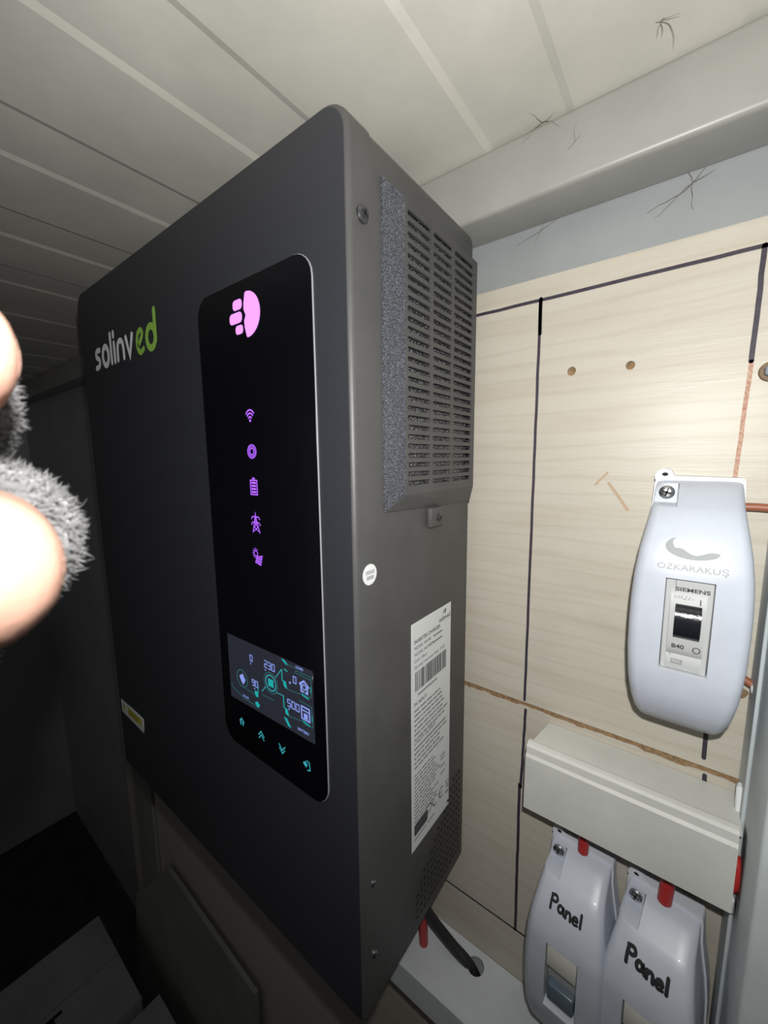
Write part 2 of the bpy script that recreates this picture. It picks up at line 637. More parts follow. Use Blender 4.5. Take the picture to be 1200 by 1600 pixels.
# the lower panel's top edge is chipped
rng = random.Random(3)
top = []
xx = -0.742
while xx < 0.30:
    dz = -0.0008 * abs(noise.noise((xx * 90, 1.3, 0))) * 2.0 - (0.0008 if noise.noise((xx * 38, 7.7, 0)) > 0.28 else 0) - rng.random() * 0.0004
    top.append((xx, Z_JOINT_B + dz))
    xx += 0.0017
rel(plate('lower_panel', [(-0.742, -0.62), (0.30, -0.62), (0.30, Z_JOINT_B)] + top[::-1], [], BT,
          lambda x, z, d: (x, BT / 2 - d, z), M['board'], boards), boards)
rel(box('raw_edge_strip', -0.741, 0.30, 0.0006, BT, Z_JOINT_B - 0.008, Z_JOINT_T + 0.002, M['chip'], boards), boards)
for i, h in enumerate((hole_a, hole_b)):
    rel(box('hole_bottom', h[0] - 0.004, h[0] + 0.004, 0.0025, 0.005, h[1] - 0.004, h[1] + 0.004, M['chip'], boards), boards)
for bx in (-0.70, -0.35, 0.0, 0.25):
    rel(box('batten', bx - 0.02, bx + 0.02, BT, WALL_Y, -0.60, 0.39, M['chip'], boards), boards)


def board_strip(name, pts, wd, m):
    ink = Ink()
    ink.stroke(pts, wd)
    return rel(ink.build(name, m, boards, lambda x, z: (x * 0.001, -0.00012, z * 0.001)), boards)


def wob(x0, z0, x1, z1, n=14, a=0.25):
    return [(x0 + (x1 - x0) * k / n + random.uniform(-a, a), z0 + (z1 - z0) * k / n + random.uniform(-a, a)) for k in range(n + 1)]


random.seed(11)
board_strip('marker_line', wob(-60, 390.6, 148, 391.2, 20, 0.12), 1.9, M['marker'])
board_strip('marker_line', wob(37.9, 391.5, 38.0, 136.3, 24, 0.10), 1.7, M['marker'])
board_strip('marker_line', wob(38.0, 391.5, 38.2, 372, 5, 0.1), 2.2, M['marker'])
board_strip('marker_line', wob(38.9, 129.4, 37.7, 70, 9, 0.15), 1.8, M['marker'])
board_strip('marker_line', wob(36.9, 72, 37.9, -46.8, 14, 0.15), 2.0, M['marker'])
board_strip('marker_line', wob(-60, -46.6, 70, -46.9, 12, 0.15), 1.5, M['marker'])
board_strip('marker_line', wob(134.2, 391.5, 134.0, 342, 8, 0.15), 2.0, M['marker'])
board_strip('marker_line', wob(134.0, 342, 132.6, 284, 10, 0.15), 1.7, M['markred'])
board_strip('marker_line', wob(132.6, 284, 132.2, 139.5, 10, 0.15), 2.0, M['marker'])
board_strip('marker_line', wob(133.6, 130.0, 133.6, 112, 3, 0.15), 2.0, M['marker'])
board_strip('scuff', [(78.5, 290.0), (75.5, 286.5), (72.8, 283.2)], 1.2, M['scratch'])
board_strip('scuff', [(79.5, 284.0), (83.5, 278.5), (87.0, 273.2), (89.4, 269.6)], 1.6, M['scratch'])
ink = Ink()
ink.fan([(143.0 + 3.4 * math.cos(a) * (1 + 0.15 * math.sin(3 * a)), 181.0 + 3.0 * math.sin(a)) for a in [2 * math.pi * k / 20 for k in range(20)]])
rel(ink.build('knot', M['knot'], boards, lambda x, z: (x * 0.001, -0.0001, z * 0.001)), boards)

# bolt at the right edge of the board
t = empty('wall_bolt', (0.1412, 0, 0.3365))
tag(t, 'dark green bolt head in the board at right edge', 'bolt')
bm = bmesh.new()
bmesh.ops.create_cone(bm, cap_ends=True, segments=20, radius1=0.0046, radius2=0.0042, depth=0.0016)
bmesh.ops.rotate(bm, verts=bm.verts, matrix=Matrix.Rotation(math.radians(90), 3, 'X'))
bmesh.ops.translate(bm, verts=bm.verts, vec=(0, -0.0008, 0))
from_bm('washer', bm, M['knot'], t, 40)
bm = bmesh.new()
bmesh.ops.create_cone(bm, cap_ends=True, segments=6, radius1=0.0032, radius2=0.0028, depth=0.003)
bmesh.ops.rotate(bm, verts=bm.verts, matrix=Matrix.Rotation(math.radians(90), 3, 'X'))
bmesh.ops.translate(bm, verts=bm.verts, vec=(0, -0.003, 0))
from_bm('bolt_head', bm, M['mcbdark'], t, 40)

# ================================================================== INVERTER
W, D, H, G = 0.31405, 0.11406, 0.44, 0.012
FY = -(D + G)
SEAM = -0.1105
inv = empty('inverter', (-W / 2, -G, 0))
tag(inv, 'black wall mounted solar inverter with lit purple icons', 'inverter')
R4 = (0.004, 0.004, 0.013, 0.013)


def shell(name, y_front, y_back, inset, m, round_front):
    rings = []
    if round_front:
        fr = 0.0028
        for k in range(5):
            a = math.pi / 2 * k / 4
            rings.append((y_front + fr * (1 - math.sin(a)), fr * (1 - math.cos(a))))
        rings = rings[::-1]
        rings = [(y_front + fr * (1 - math.sin(math.pi / 2 * k / 4)), fr * (1 - math.cos(math.pi / 2 * k / 4))) for k in (4, 3, 2, 1, 0)]
    else:
        rings.append((y_front, 0))
    rings.append((y_back, 0))
    vs, fs = [], []
    n = None
    for (y, ins) in rings:
        d = inset + ins
        loop = rrect(-W + d, -d, d, H - d, tuple(max(r - d * 0.5, 0.001) for r in R4))
        n = len(loop)
        vs += [(px, y, pz) for px, pz in loop]
    for i in range(len(rings) - 1):
        for k in range(n):
            fs.append((i * n + k, i * n + (k + 1) % n, (i + 1) * n + (k + 1) % n, (i + 1) * n + k))
    fs.append(tuple(range(n)))
    fs.append(tuple((len(rings) - 1) * n + k for k in range(n))[::-1])
    return rel(mesh(name, vs, fs, m, inv, 35), inv)


shell('front_shell', FY, SEAM, 0.0, M['black'], True)
rel(plate('shaded_front_plate', rrect(-W + 0.0020, -0.0020, 0.0020, H - 0.0020, (0.003, 0.003, 0.0115, 0.0115)), [], 0.0006,
          lambda x, z, d: (x, FY + 0.0001 + d, z), M['satin_shade'], inv), inv)  # added plate that carries the front face's painted shade
shell('body', SEAM - 0.002, -G, 0.0006, M['black'], False)
rel(box('wall_bracket', -W + 0.05, -0.05, -G, 0.0, 0.05, 0.40, M['black'], inv), inv)


FY -= 0.0002            # face of the shade-coloured front plate


def fmap(d):
    return lambda x, z: (x * 0.001, FY - d, z * 0.001)


# front control window of black glass
GX0, GX1, GZ0, GZ1 = -0.1165, -0.0215, 0.1185, 0.3893
rel(plate('window_edge', rrect(GX0 - 0.00022, GX1 + 0.00030, GZ0 - 0.00022, GZ1 + 0.00022, 0.0112), [], 0.0006,
          lambda x, z, d: (x, FY - 0.0003 + d, z), M['edge'], inv), inv)
glass = rel(plate('glass_panel', rrect(GX0, GX1, GZ0, GZ1, 0.011), [], 0.0010,
                  lambda x, z, d: (x, FY - 0.0004 + d, z), M['glass'], inv), inv)
GD = 0.0011


def gl(ink, name, m, d=0.0):
    return rel(ink.build(name, m, glass, fmap(GD + d)), inv)


# emblem: half disc and three rounded bars
ink = Ink()
moon = arc(-69.2, 372.1, 11.2, 11.0, 90, -90, 24) + [(-69.9, 362.0), (-71.2, 366.5), (-71.4, 369.5), (-69.9, 372.1), (-71.4, 374.8), (-71.2, 378.0), (-70.0, 382.4)]
ink.fan(moon, (-65, 372))
ink.fan(rrect(-80.8, -72.8, 375.9, 380.9, 2.0))
ink.fan(rrect(-84.3, -73.2, 369.5, 374.8, 2.2))
ink.fan(rrect(-79.3, -72.8, 363.9, 368.3, 1.8))
gl(ink, 'lit_emblem', M['violet'])
# wifi
ink = Ink()
for r in (2.1, 3.9, 5.6):
    ink.stroke(arc(-71.0, 319.6, r * 0.80, r, 42, 138, 10), 0.75)
ink.fan(circle2(-71.0, 319.7, 0.75))
gl(ink, 'wifi_icon', M['purple'])
# double ring
ink = Ink()
ink.ring((-71.0, 303.6), 3.7, 3.5, 0.55).ring((-71.0, 303.6), 2.75, 2.6, 0.4).ring((-71.0, 303.6), 1.7, 1.7, 0.55)
gl(ink, 'ring_icon', M['purple'])
# battery
ink = Ink()
ink.stroke([(-73.8, 280.6), (-68.0, 280.6), (-68.0, 288.3), (-73.8, 288.3), (-73.8, 280.6)], 0.6)
ink.poly([(-72.0, 288.8), (-69.8, 288.8), (-69.8, 289.7), (-72.0, 289.7)])
for k in range(4):
    ink.poly([(-72.9, 281.5 + 1.65 * k), (-68.9, 281.5 + 1.65 * k), (-68.9, 282.5 + 1.65 * k), (-72.9, 282.5 + 1.65 * k)])
gl(ink, 'battery_icon', M['purple'])
# pylon
ink = Ink()
ink.stroke([(-73.8, 259.8), (-71.9, 266.0), (-71.0, 270.9), (-70.0, 266.0), (-67.6, 259.8)], 0.5)
ink.stroke([(-74.6, 267.2), (-73.6, 268.5), (-68.2, 268.5), (-67.2, 267.2)], 0.5)
ink.stroke([(-74.9, 263.9), (-73.8, 265.4), (-68.0, 265.4), (-66.9, 263.9)], 0.5)
ink.stroke([(-72.0, 265.2), (-69.2, 262.8), (-72.9, 260.4)], 0.4)
ink.stroke([(-69.8, 265.2), (-72.5, 262.8), (-68.3, 260.4)], 0.4)
ink.stroke([(-71.6, 268.4), (-70.1, 265.5)], 0.35).stroke([(-70.3, 268.4), (-71.8, 265.5)], 0.35)
gl(ink, 'pylon_icon', M['purple'])
# sun and solar panel
ink = Ink()
ink.ring((-72.4, 247.9), 1.6, 1.6, 0.5)
for k in range(3, 12):
    a = math.radians(30 * k - 30)
    ink.stroke([(-72.4 + 2.4 * math.cos(a), 247.9 + 2.4 * math.sin(a)), (-72.4 + 2.9 * math.cos(a), 247.9 + 2.9 * math.sin(a))], 0.4)
P00, P10, P11, P01 = (-73.6, 242.6), (-68.0, 241.2), (-66.0, 247.6), (-71.4, 246.6)
for a in range(4):
    for b in range(4):
        def q(u, v):
            return tuple((1 - u) * (1 - v) * P00[i] + u * (1 - v) * P10[i] + u * v * P11[i] + (1 - u) * v * P01[i] for i in (0, 1))
        u0, u1, v0, v1 = a / 4 + 0.03, (a + 1) / 4 - 0.03, b / 4 + 0.03, (b + 1) / 4 - 0.03
        ink.poly([q(u0, v0), q(u1, v0), q(u1, v1), q(u0, v1)])
gl(ink, 'solar_icon', M['purple'])

# display
disp = rel(plate('display', [(-0.1070, 0.1500), (-0.0295, 0.1520), (-0.0298, 0.1925), (-0.1070, 0.1922)], [], 0.0002,
                 lambda x, z, d: (x, FY - GD + d, z), M['lcd'], glass), inv)


def ds(ink, name, m):
    return rel(ink.build(name, m, disp, fmap(GD + 0.00025)), inv)


def seg7(ink, s, x, z, h, wd, gap):
    S = {'0': 'abcdef', '2': 'abged', '3': 'abgcd', '5': 'afgcd', '9': 'abcdfg'}
    L = {'a': ((0, 1), (1, 1)), 'b': ((1, 1), (1, .5)), 'c': ((1, .5), (1, 0)), 'd': ((0, 0), (1, 0)), 'e': ((0, 0), (0, .5)), 'f': ((0, .5), (0, 1)), 'g': ((0, .5), (1, .5))}
    for ch in s:
        for c in S[ch]:
            (a, b), (c2, d) = L[c]
            ink.stroke([(x + a * wd, z + b * h), (x + c2 * wd, z + d * h)], 0.55)
        x += wd + gap


ink = Ink()
seg7(ink, '0', -83.6, 181.4, 3.6, 2.2, 1.2)
ink.fan(circle2(-83.3, 179.6, 0.5))
seg7(ink, '230', -69.6, 182.0, 4.0, 2.2, 1.2)
ink.fan(circle2(-69.0, 180.4, 0.5))
seg7(ink, '90', -82.6, 166.4, 3.6, 2.2, 1.0)
ink.fan(circle2(-80.5, 164.8, 0.45))
seg7(ink, '0', -44.6, 181.4, 3.6, 2.2, 1.0)
ink.fan(circle2(-47.5, 180.2, 0.7))
seg7(ink, '500', -50.2, 165.8, 4.0, 2.4, 1.1)
ink.fan(circle2(-49.3, 164.2, 0.5))
ds(ink, 'display_digits', M['blue'])
ink = Ink()
ink.fan([(-96.0, 167.6), (-92.6, 170.2), (-89.8, 166.6), (-92.2, 163.0), (-94.2, 164.6)])
ds(ink, 'panel_symbol', M['blue'])
ink = Ink()
ink.stroke([(-39.6, 182.6), (-36.2, 185.0), (-32.8, 182.6)], 1.1).stroke([(-38.6, 182.6), (-38.6, 178.8), (-37.0, 178.8)], 1.1).stroke([(-33.8, 182.6), (-33.8, 178.8), (-35.2, 178.8)], 1.1)
ink.ring((-36.2, 181.6), 1.4, 1.4, 0.6)
ds(ink, 'house_symbol', M['blue'])
ink = Ink()
ink.stroke([(-39.0, 163.2), (-32.8, 163.2), (-32.8, 170.2), (-39.0, 170.2), (-39.0, 163.2)], 0.9).stroke([(-38.8, 168.2), (-33.0, 168.2)], 0.7)
ink.fan(rrect(-37.3, -34.3, 163.9, 166.8, 0.3))
ds(ink, 'battery_symbol', M['blue'])
ink = Ink()
ink.text('LOAD', -39.4, 191.0, 1.5, 'CENTER', 0.02)
ds(ink, 'load_caption', M['blue'])
ink = Ink()
ink.text('BATTERY', -38.2, 155.6, 1.5, 'CENTER', 0.02)
ds(ink, 'battery_caption', M['blue'])
ink = Ink()
ink.text('SOLAR', -90.4, 155.6, 1.4, 'CENTER', 0.01)
ds(ink, 'solar_caption', M['blue'])
ink = Ink()
ink.fan([(-67.0, 176.2), (-62.2, 176.2), (-62.2, 171.6), (-67.0, 171.6)])
ink.fan([(-54.4, 192.0), (-51.6, 192.0), (-48.2, 189.8), (-50.6, 189.6)])
ink.fan([(-53.6, 179.6), (-51.2, 179.4), (-50.2, 175.4), (-53.0, 176.4)])
ink.fan([(-80.6, 163.6), (-77.6, 163.6), (-77.2, 160.6), (-79.4, 159.8), (-80.6, 161.4)])
ink.fan([(-81.2, 155.6), (-78.8, 157.2), (-76.2, 155.6), (-78.4, 153.0)])
ink.fan([(-53.0, 163.8), (-50.8, 163.4), (-49.6, 159.6), (-52.4, 160.2)])
ink.fan([(-54.2, 157.6), (-51.6, 157.6), (-48.2, 153.4), (-50.6, 153.4)])
ink.stroke([(-54.2, 185.4), (-54.2, 179.2)], 0.7).stroke([(-53.7, 170.2), (-53.7, 163.4)], 0.7).stroke([(-77.2, 169.2), (-77.2, 163.4)], 0.6)
ink.stroke([(-51.8, 186.6), (-49.6, 186.0)], 0.7).stroke([(-38.0, 176.9), (-33.2, 176.2)], 0.8).stroke([(-37.8, 161.8), (-33.0, 161.0)], 0.8).stroke([(-31.0, 180.5), (-31.0, 183.5)], 0.6).stroke([(-30.8, 164.5), (-30.8, 167.5)], 0.6)
ds(ink, 'display_nodes', M['teal'])
ink = Ink()
ink.ring((-64.6, 173.9), 4.6, 4.6, 0.7)
ink.stroke([(-60.0, 178.8), (-54.4, 185.6)], 0.5).stroke([(-73.5, 165.6), (-69.6, 169.9)], 0.5).stroke([(-60.0, 170.0), (-53.8, 170.2)], 0.45)
ds(ink, 'display_ring', M['touch'])
ink = Ink()
ink.ring((-64.6, 173.9), 6.2, 6.2, 0.5)
ink.ring((-93.1, 166.8), 5.4, 5.4, 0.6)
ink.stroke([(-105.0, 160.0), (-105.0, 157.4), (-92, 154.0), (-78, 153.6)], 0.4)
ink.stroke([(-73.7, 163.6), (-62.6, 164.0)], 0.4).stroke([(-90.6, 161.4), (-81.0, 161.0)], 0.4)
ink.stroke([(-50.0, 175.6), (-40.0, 176.4), (-38.6, 177.4), (-31.6, 177.4), (-30.8, 178.4), (-30.8, 189.0), (-42.0, 189.0), (-43, 187.6), (-31.2, 187.4)], 0.4)
ink.stroke([(-49.4, 159.8), (-40.0, 161.2), (-38.6, 162.0)], 0.4).stroke([(-50.6, 190.0), (-42, 190.2)], 0.35)
ink.stroke([(-40.6, 172.6), (-31.0, 172.4), (-30.6, 161.0), (-38, 160.4)], 0.4)
ds(ink, 'display_lines', M['tealdim'])

# touch symbols
ink = Ink()
ink.stroke([(-99.0, 136.4), (-97.0, 138.4), (-95.0, 136.4)], 0.9).stroke([(-98.2, 136.4), (-98.2, 134.2)], 1.0).stroke([(-95.8, 136.4), (-95.8, 134.2)], 1.0)
gl(ink, 'home_symbol', M['touch'])
ink = Ink()
ink.stroke([(-79.6, 135.4), (-77.0, 138.4), (-74.4, 135.4)], 0.7).stroke([(-79.4, 133.2), (-77.0, 136.2), (-74.6, 133.2)], 0.6)
gl(ink, 'up_symbol', M['touch'])
ink = Ink()
ink.stroke([(-60.2, 138.2), (-57.6, 135.2), (-55.0, 138.2)], 0.7).stroke([(-60.0, 136.0), (-57.6, 133.2), (-55.2, 136.0)], 0.6)
gl(ink, 'down_symbol', M['touch'])
ink = Ink()
ink.fan([(-40.0, 136.6), (-37.4, 138.6), (-37.4, 137.4), (-36.4, 137.2), (-36.4, 135.8), (-37.4, 135.8), (-37.4, 134.4)])
ink.stroke([(-36.8, 139.0), (-34.8, 138.6), (-34.4, 134.2), (-36.4, 133.6)], 0.6)
gl(ink, 'return_symbol', M['touch'])

# maker's name on the front
ink = Ink()
t_ = 4.6
ink.stroke(curve2([(-271.8, 388.2), (-276.5, 388.4), (-279.6, 386.6), (-279.0, 383.6), (-275.8, 382.2), (-273.2, 380.2), (-273.6, 377.2), (-277.0, 375.6), (-281.4, 375.4)]), 4.2)
ink.ring((-259.8, 381.9), 5.9, 7.0, t_, 32)
ink.stroke([(-248.1, 396.2), (-248.1, 375.2)], 4.0)
ink.stroke([(-241.7, 388.6), (-241.7, 375.2)], 4.0).stroke([(-241.7, 396.0), (-241.7, 393.8)], 4.2)
ink.stroke(curve2([(-235.8, 375.4), (-235.6, 382.5), (-234.0, 386.8), (-230.2, 388.4), (-226.4, 386.8), (-224.9, 382.5), (-224.6, 375.4)]), 4.0)
ink.stroke([(-219.2, 388.4), (-214.2, 375.2), (-208.4, 388.6)], 4.2)
rel(ink.build('name_silver', M['logo_w'], inv, fmap(0.0002)), inv)
ink = Ink()
ink.stroke(curve2([(-198.6, 380.0), (-194.2, 383.2), (-191.8, 386.6), (-194.2, 389.0), (-198.6, 387.6), (-201.0, 382.4), (-199.8, 377.2), (-195.8, 374.4), (-191.2, 376.2)]), 3.8)
ink.ring((-178.8, 381.6), 6.3, 7.0, 4.6, 32)
ink.stroke([(-171.9, 397.4), (-172.4, 378.6)], 4.4)
rel(ink.build('name_green', M['logo_g'], inv, fmap(0.0002)), inv)

# warning sticker, lower left of the front
st = rel(plate('warning_sticker', [(-0.307, 0.0575), (-0.2585, 0.0555), (-0.2575, 0.0695), (-0.3072, 0.0710)], [], 0.0003,
               lambda x, z, d: (x, FY - 0.0002 + d, z), M['paper'], inv), inv)
ink = Ink()
ink.fan([(-292, 60.5), (-262, 60.0), (-262, 67.6), (-292, 68.2)])
ink.fan([(-304, 62.0), (-297, 62.0), (-300.5, 69.0)])
rel(ink.build('warning_print', M['yellow'], st, fmap(0.0005)), inv)
ink = Ink()
ink.stroke([(-300.5, 67), (-300.5, 64.2)], 0.9)
for k in range(3):
    ink.stroke([(-289, 66.2 - 2 * k), (-266 - 3 * k, 66.0 - 2 * k)], 0.5)
rel(ink.build('warning_marks', M['print'], st, fmap(0.0007)), inv)

# ---- right side of the inverter: vent cover
VT = 0.0042
vent = rel(empty('vent_cover', (0, 0, 0)), inv)
vent.parent = inv
by0, by1, bz0, bz1 = -0.1045, -0.0115, 0.2705, 0.4200
fy0, fy1, fz0, fz1 = -0.0925, -0.0150, 0.2810, 0.4155
outer = [(by0, bz0 + 0.003), (by0 + 0.0, bz1), (by1, bz1), (by1, bz0)]
face = [(fy0, fz0), (fy0, fz1), (fy1, fz1), (fy1, fz0)]


def sideframe(name, idx, m):
    vs, fs = [], []
    a, b = idx, (idx + 1) % 4
    p = [(0.0002, *outer[a]), (0.0002, *outer[b]), (VT, *face[b]), (VT, *face[a])]
    q = [(v[0] - 0.0015 if i > 1 else v[0] - 0.001, v[1], v[2]) for i, v in enumerate(p)]
    o = mesh(name, p + q, [(0, 1, 2, 3), (4, 7, 6, 5), (0, 4, 5, 1), (1, 5, 6, 2), (2, 6, 7, 3), (3, 7, 4, 0)], m, inv)
    return rel(o, inv)


sideframe('vent_bezel', 0, M['bezel'])
for i in (1, 2, 3):
    sideframe('vent_border', i, M['black'])
bpy.data.objects.remove(vent)
cols = [(-0.0905, -0.0688), (-0.0668, -0.0458), (-0.0440, -0.0195)]
holes = []
NR = 28
for r in range(NR):
    zc = 0.2868 + (0.4105 - 0.2868) * r / (NR - 1)
    for (a, b) in cols:
        holes.append(rrect(a, b, zc - 0.00125, zc + 0.00125, 0.0012, 3))
rel(plate('vent_grille', face, holes, 0.0012, lambda y, z, d: (VT - 0.0006 + d, y, z), M['black'], inv), inv)
rel(box('filter_mesh', 0.0003, 0.0012, fy0 + 0.001, fy1 - 0.001, fz0 + 0.001, fz1 - 0.001, M['mesh'], inv), inv)
# fixing tab under the vent
tab = rel(box('vent_tab', 0.0, 0.0030, -0.0655, -0.0520, 0.2605, 0.2715, M['black'], inv, 0.0008), inv)
rel(screw_parts(inv, (0.0032, -0.0572, 0.2655), (1, 0, 0), 0.0022, M['screwb']), inv)
for (yy, zz, r) in ((-0.1181, 0.3985, 0.0034),):
    rel(screw_parts(inv, (0.0001, yy, zz), (1, 0, 0), r, M['screwb']), inv)
for (yy, zz, r) in ((-0.1175, 0.0805, 0.0017), (-0.1175, 0.0370, 0.0019)):
    rel(screw_parts(inv, (0.0001, yy, zz), (1, 0, 0), r, M['screw']), inv)


def smap(d):
    return lambda y, z: (d - 0.0006, y * 0.001, z * 0.001)


# cooling perforations, low on the side
ink = Ink()
for r in range(13):
    zc = 76.5 - 5.2 * r
    ymin = -28.0 - 5.5 * r
    for k in range(16):
        yc = -19.0 - 4.3 * k
        if yc > max(ymin, -76):
            ink.fan(rrect(yc - 1.45, yc + 1.45, zc - 0.95, zc + 0.95, 0.9, 2))
rel(ink.build('cooling_perforations', M['cavity'], inv, smap(0.0002 + 0.0005), (1, 0, 0)), inv)
inv.children[-1]['kind'] = 'stuff'

# round inspection sticker
s = rel(plate('round_sticker', circle2(-0.1166, 0.2458, 0.0050, 0.0050, 28), [], 0.0002, lambda y, z, d: (0.0002 + d, y, z), M['paper'], inv), inv)
ink = Ink()
for (zz, a) in ((247.0, 3.2), (244.4, 2.6)):
    for k in range(5):
        ink.ring((-116.6 - a + 2 * a * (k + 0.5) / 5, zz), a / 7, 0.8, 0.35, 10)
rel(ink.build('sticker_marks', M['printgrey'], s, lambda y, z: (0.00045, y * 0.001, z * 0.001), (1, 0, 0)), inv)

# rating label
lab = rel(plate('rating_label', [(-0.0808, 0.0640), (-0.0345, 0.0625), (-0.0348, 0.2080), (-0.0808, 0.2080)], [], 0.0002,
                lambda y, z, d: (-0.0004 + d, y, z), M['paper'], inv), inv)


def lb(ink, name, m):
    return rel(ink.build(name, m, lab, lambda y, z: (-0.00022 + 0.00006, y * 0.001, z * 0.001), (1, 0, 0)), inv)


ink = Ink()
ink.text('solinved', -43.0, 200.2, 3.0, 'CENTER', 0.012)
ink.fan(arc(-43.0, 204.4, 1.6, 1.6, 90, -90))
ink.stroke([(-44.6, 205.2), (-43.8, 205.2)], 0.6).stroke([(-44.8, 204.2), (-43.8, 204.2)], 0.6).stroke([(-44.5, 203.3), (-43.8, 203.3)], 0.6)
lb(ink, 'label_emblem', M['print'])
ink = Ink()
ink.text('INVERTER CHARGER', -78.0, 196.6, 2.2, bold=0.015)
lb(ink, 'label_title', M['print'])
ink = Ink()
ink.text('MODEL NAME:', -78.0, 192.8, 2.0)
ink.text('MODEL NUMBER:', -78.0, 189.0, 2.0)
ink.text('Color: Black', -78.0, 185.2, 1.9)
ink.text('Operating Temperature Range: -10~50', -78.0, 181.4, 1.8, sx=0.86)
lb(ink, 'label_model_lines', M['print'])
ink = Ink()
ink.text('PV INPUT:', -78.0, 158.6, 2.2, bold=0.01)
lb(ink, 'label_input_heading', M['print'])
ink = Ink()
ink.text('UTILITY OUTPUT:', -78.0, 134.0, 2.2, bold=0.01)
lb(ink, 'label_output_heading', M['print'])
ink = Ink()
bx = -77.0
rr = random.Random(5)
while bx < -41:
    wd = rr.choice((0.35, 0.5, 0.8, 1.1))
    ink.poly([(bx, 166.5), (bx + wd, 166.5), (bx + wd, 178.5), (bx, 178.5)])
    bx += wd + rr.choice((0.35, 0.5, 0.8))
lb(ink, 'barcode', M['print'])
ink = Ink()
ink.ring((-61.0, 79.6), 3.4, 2.4, 0.8)
ink.stroke(arc(-52.8, 79.4, 3.2, 3.4, 60, 300, 12), 0.8)
ink.stroke(arc(-45.0, 79.4, 3.2, 3.4, 60, 300, 12), 0.8).stroke([(-48, 79.4), (-44.6, 79.4)], 0.7)
ink.stroke([(-38.6, 82.6), (-38.0, 77.6), (-36.2, 77.6), (-35.7, 82.6), (-39, 82.6)], 0.4).stroke([(-39.2, 82.8), (-35.6, 77)], 0.35)
ink.poly([(-39.4, 73.8), (-35.6, 73.6), (-35.6, 74.7), (-39.4, 74.9)])
ink.fan(rrect(-78.0, -62.6, 73.2, 81.0, 1.6))
lb(ink, 'label_marks', M['print'])
ink = Ink()
for k in range(9):
    zz = 154.8 - 3.0 * k
    if 132.4 < zz < 136.5:
        continue
    yb = -78
    while yb < -44 + rr.uniform(-6, 5):
        L = rr.uniform(2, 7)
        ink.stroke([(yb, zz), (yb + L, zz)], 1.15, False)
        yb += L + 0.8
lb(ink, 'label_fine_print', M['printgrey'])
ink = Ink()
for k in range(5):
    yb = -78
    zz = 130.6 - 3.0 * k
    while yb < -42 + rr.uniform(-10, 4):
        L = rr.uniform(2, 7)
        ink.stroke([(yb, zz), (yb + L, zz)], 1.15, False)
        yb += L + 0.8
lb(ink, 'label_fine_print', M['printgrey'])
ink = Ink()
ink.stroke([(-74, 163.6), (-52, 163.6)], 1.1, False)
lb(ink, 'barcode_number', M['printgrey'])
ink = Ink()
for yb in (192.8, 189.0):
    ink.stroke([(-57, yb), (-46, yb)], 1.1, False)
lb(ink, 'label_fine_print', M['printgrey'])
ink = Ink()
for k in range(13):
    yb = -78
    zz = 113.5 - 2.55 * k
    while yb < -52 + rr.uniform(-8, 5):
        L = rr.uniform(2, 6)
        ink.stroke([(yb, zz), (yb + L, zz)], 1.0, False)
        yb += L + 0.8
    if k in (4, 5, 7, 9):
        ink.stroke([(-47, zz + 3), (-41, zz + 3)], 0.9, False)
lb(ink, 'label_fine_print', M['printgrey'])
ink = Ink()
ink.stroke([(-78, 70.6), (-64, 70.6)], 1.0, False)
ink.stroke([(-62.6, 70.8), (-54, 70.8)], 0.9, False)
lb(ink, 'label_fine_print', M['printgrey'])


# ================================================================== BREAKER BOXES
PROF = [(1.6, 8.5), (2.8, 13), (5.6, 17.5), (9.5, 22.5), (13.5, 27.6), (18, 31.8), (24, 35.6), (32, 38.7), (40, 40.6), (43.5, 41), (65, 41.6), (87, 41), (96, 40.2), (106, 37.4), (114, 33.0), (119.5, 27.0), (122.5, 20.0), (123.5, 8.5)]
WID = [(0, 15.4), (1.0, 16.2), (4, 16.6), (13, 17.0), (20, 18.0), (32, 20.0), (45, 21.4), (60, 22.0), (80, 21.8), (95, 20.8), (108, 18.9), (117, 17.0), (121.5, 15.6), (123.5, 14.4)]


def interp(T, t):
    for (a, va), (b, vb) in zip(T[:-1], T[1:]):
        if t <= b:
            u = (t - a) / (b - a)
            return va + (vb - va) * u
    return T[-1][1]


WT0, WT1, WX = 43.5, 87.0, 8.7
NOTCH_X = -7.4


def face_depth(x, t, notch):
    d = interp(PROF, t)
    wd = interp(WID, t)
    edge = wd - abs(x)
    if edge < 5:
        d -= (1 - math.sqrt(max(0.0, 1 - ((5 - max(edge, 0)) / 5) ** 2))) * min(5.0, d * 0.4)
    if x < NOTCH_X and t < notch:
        d = min(d, 13.0)
    return d


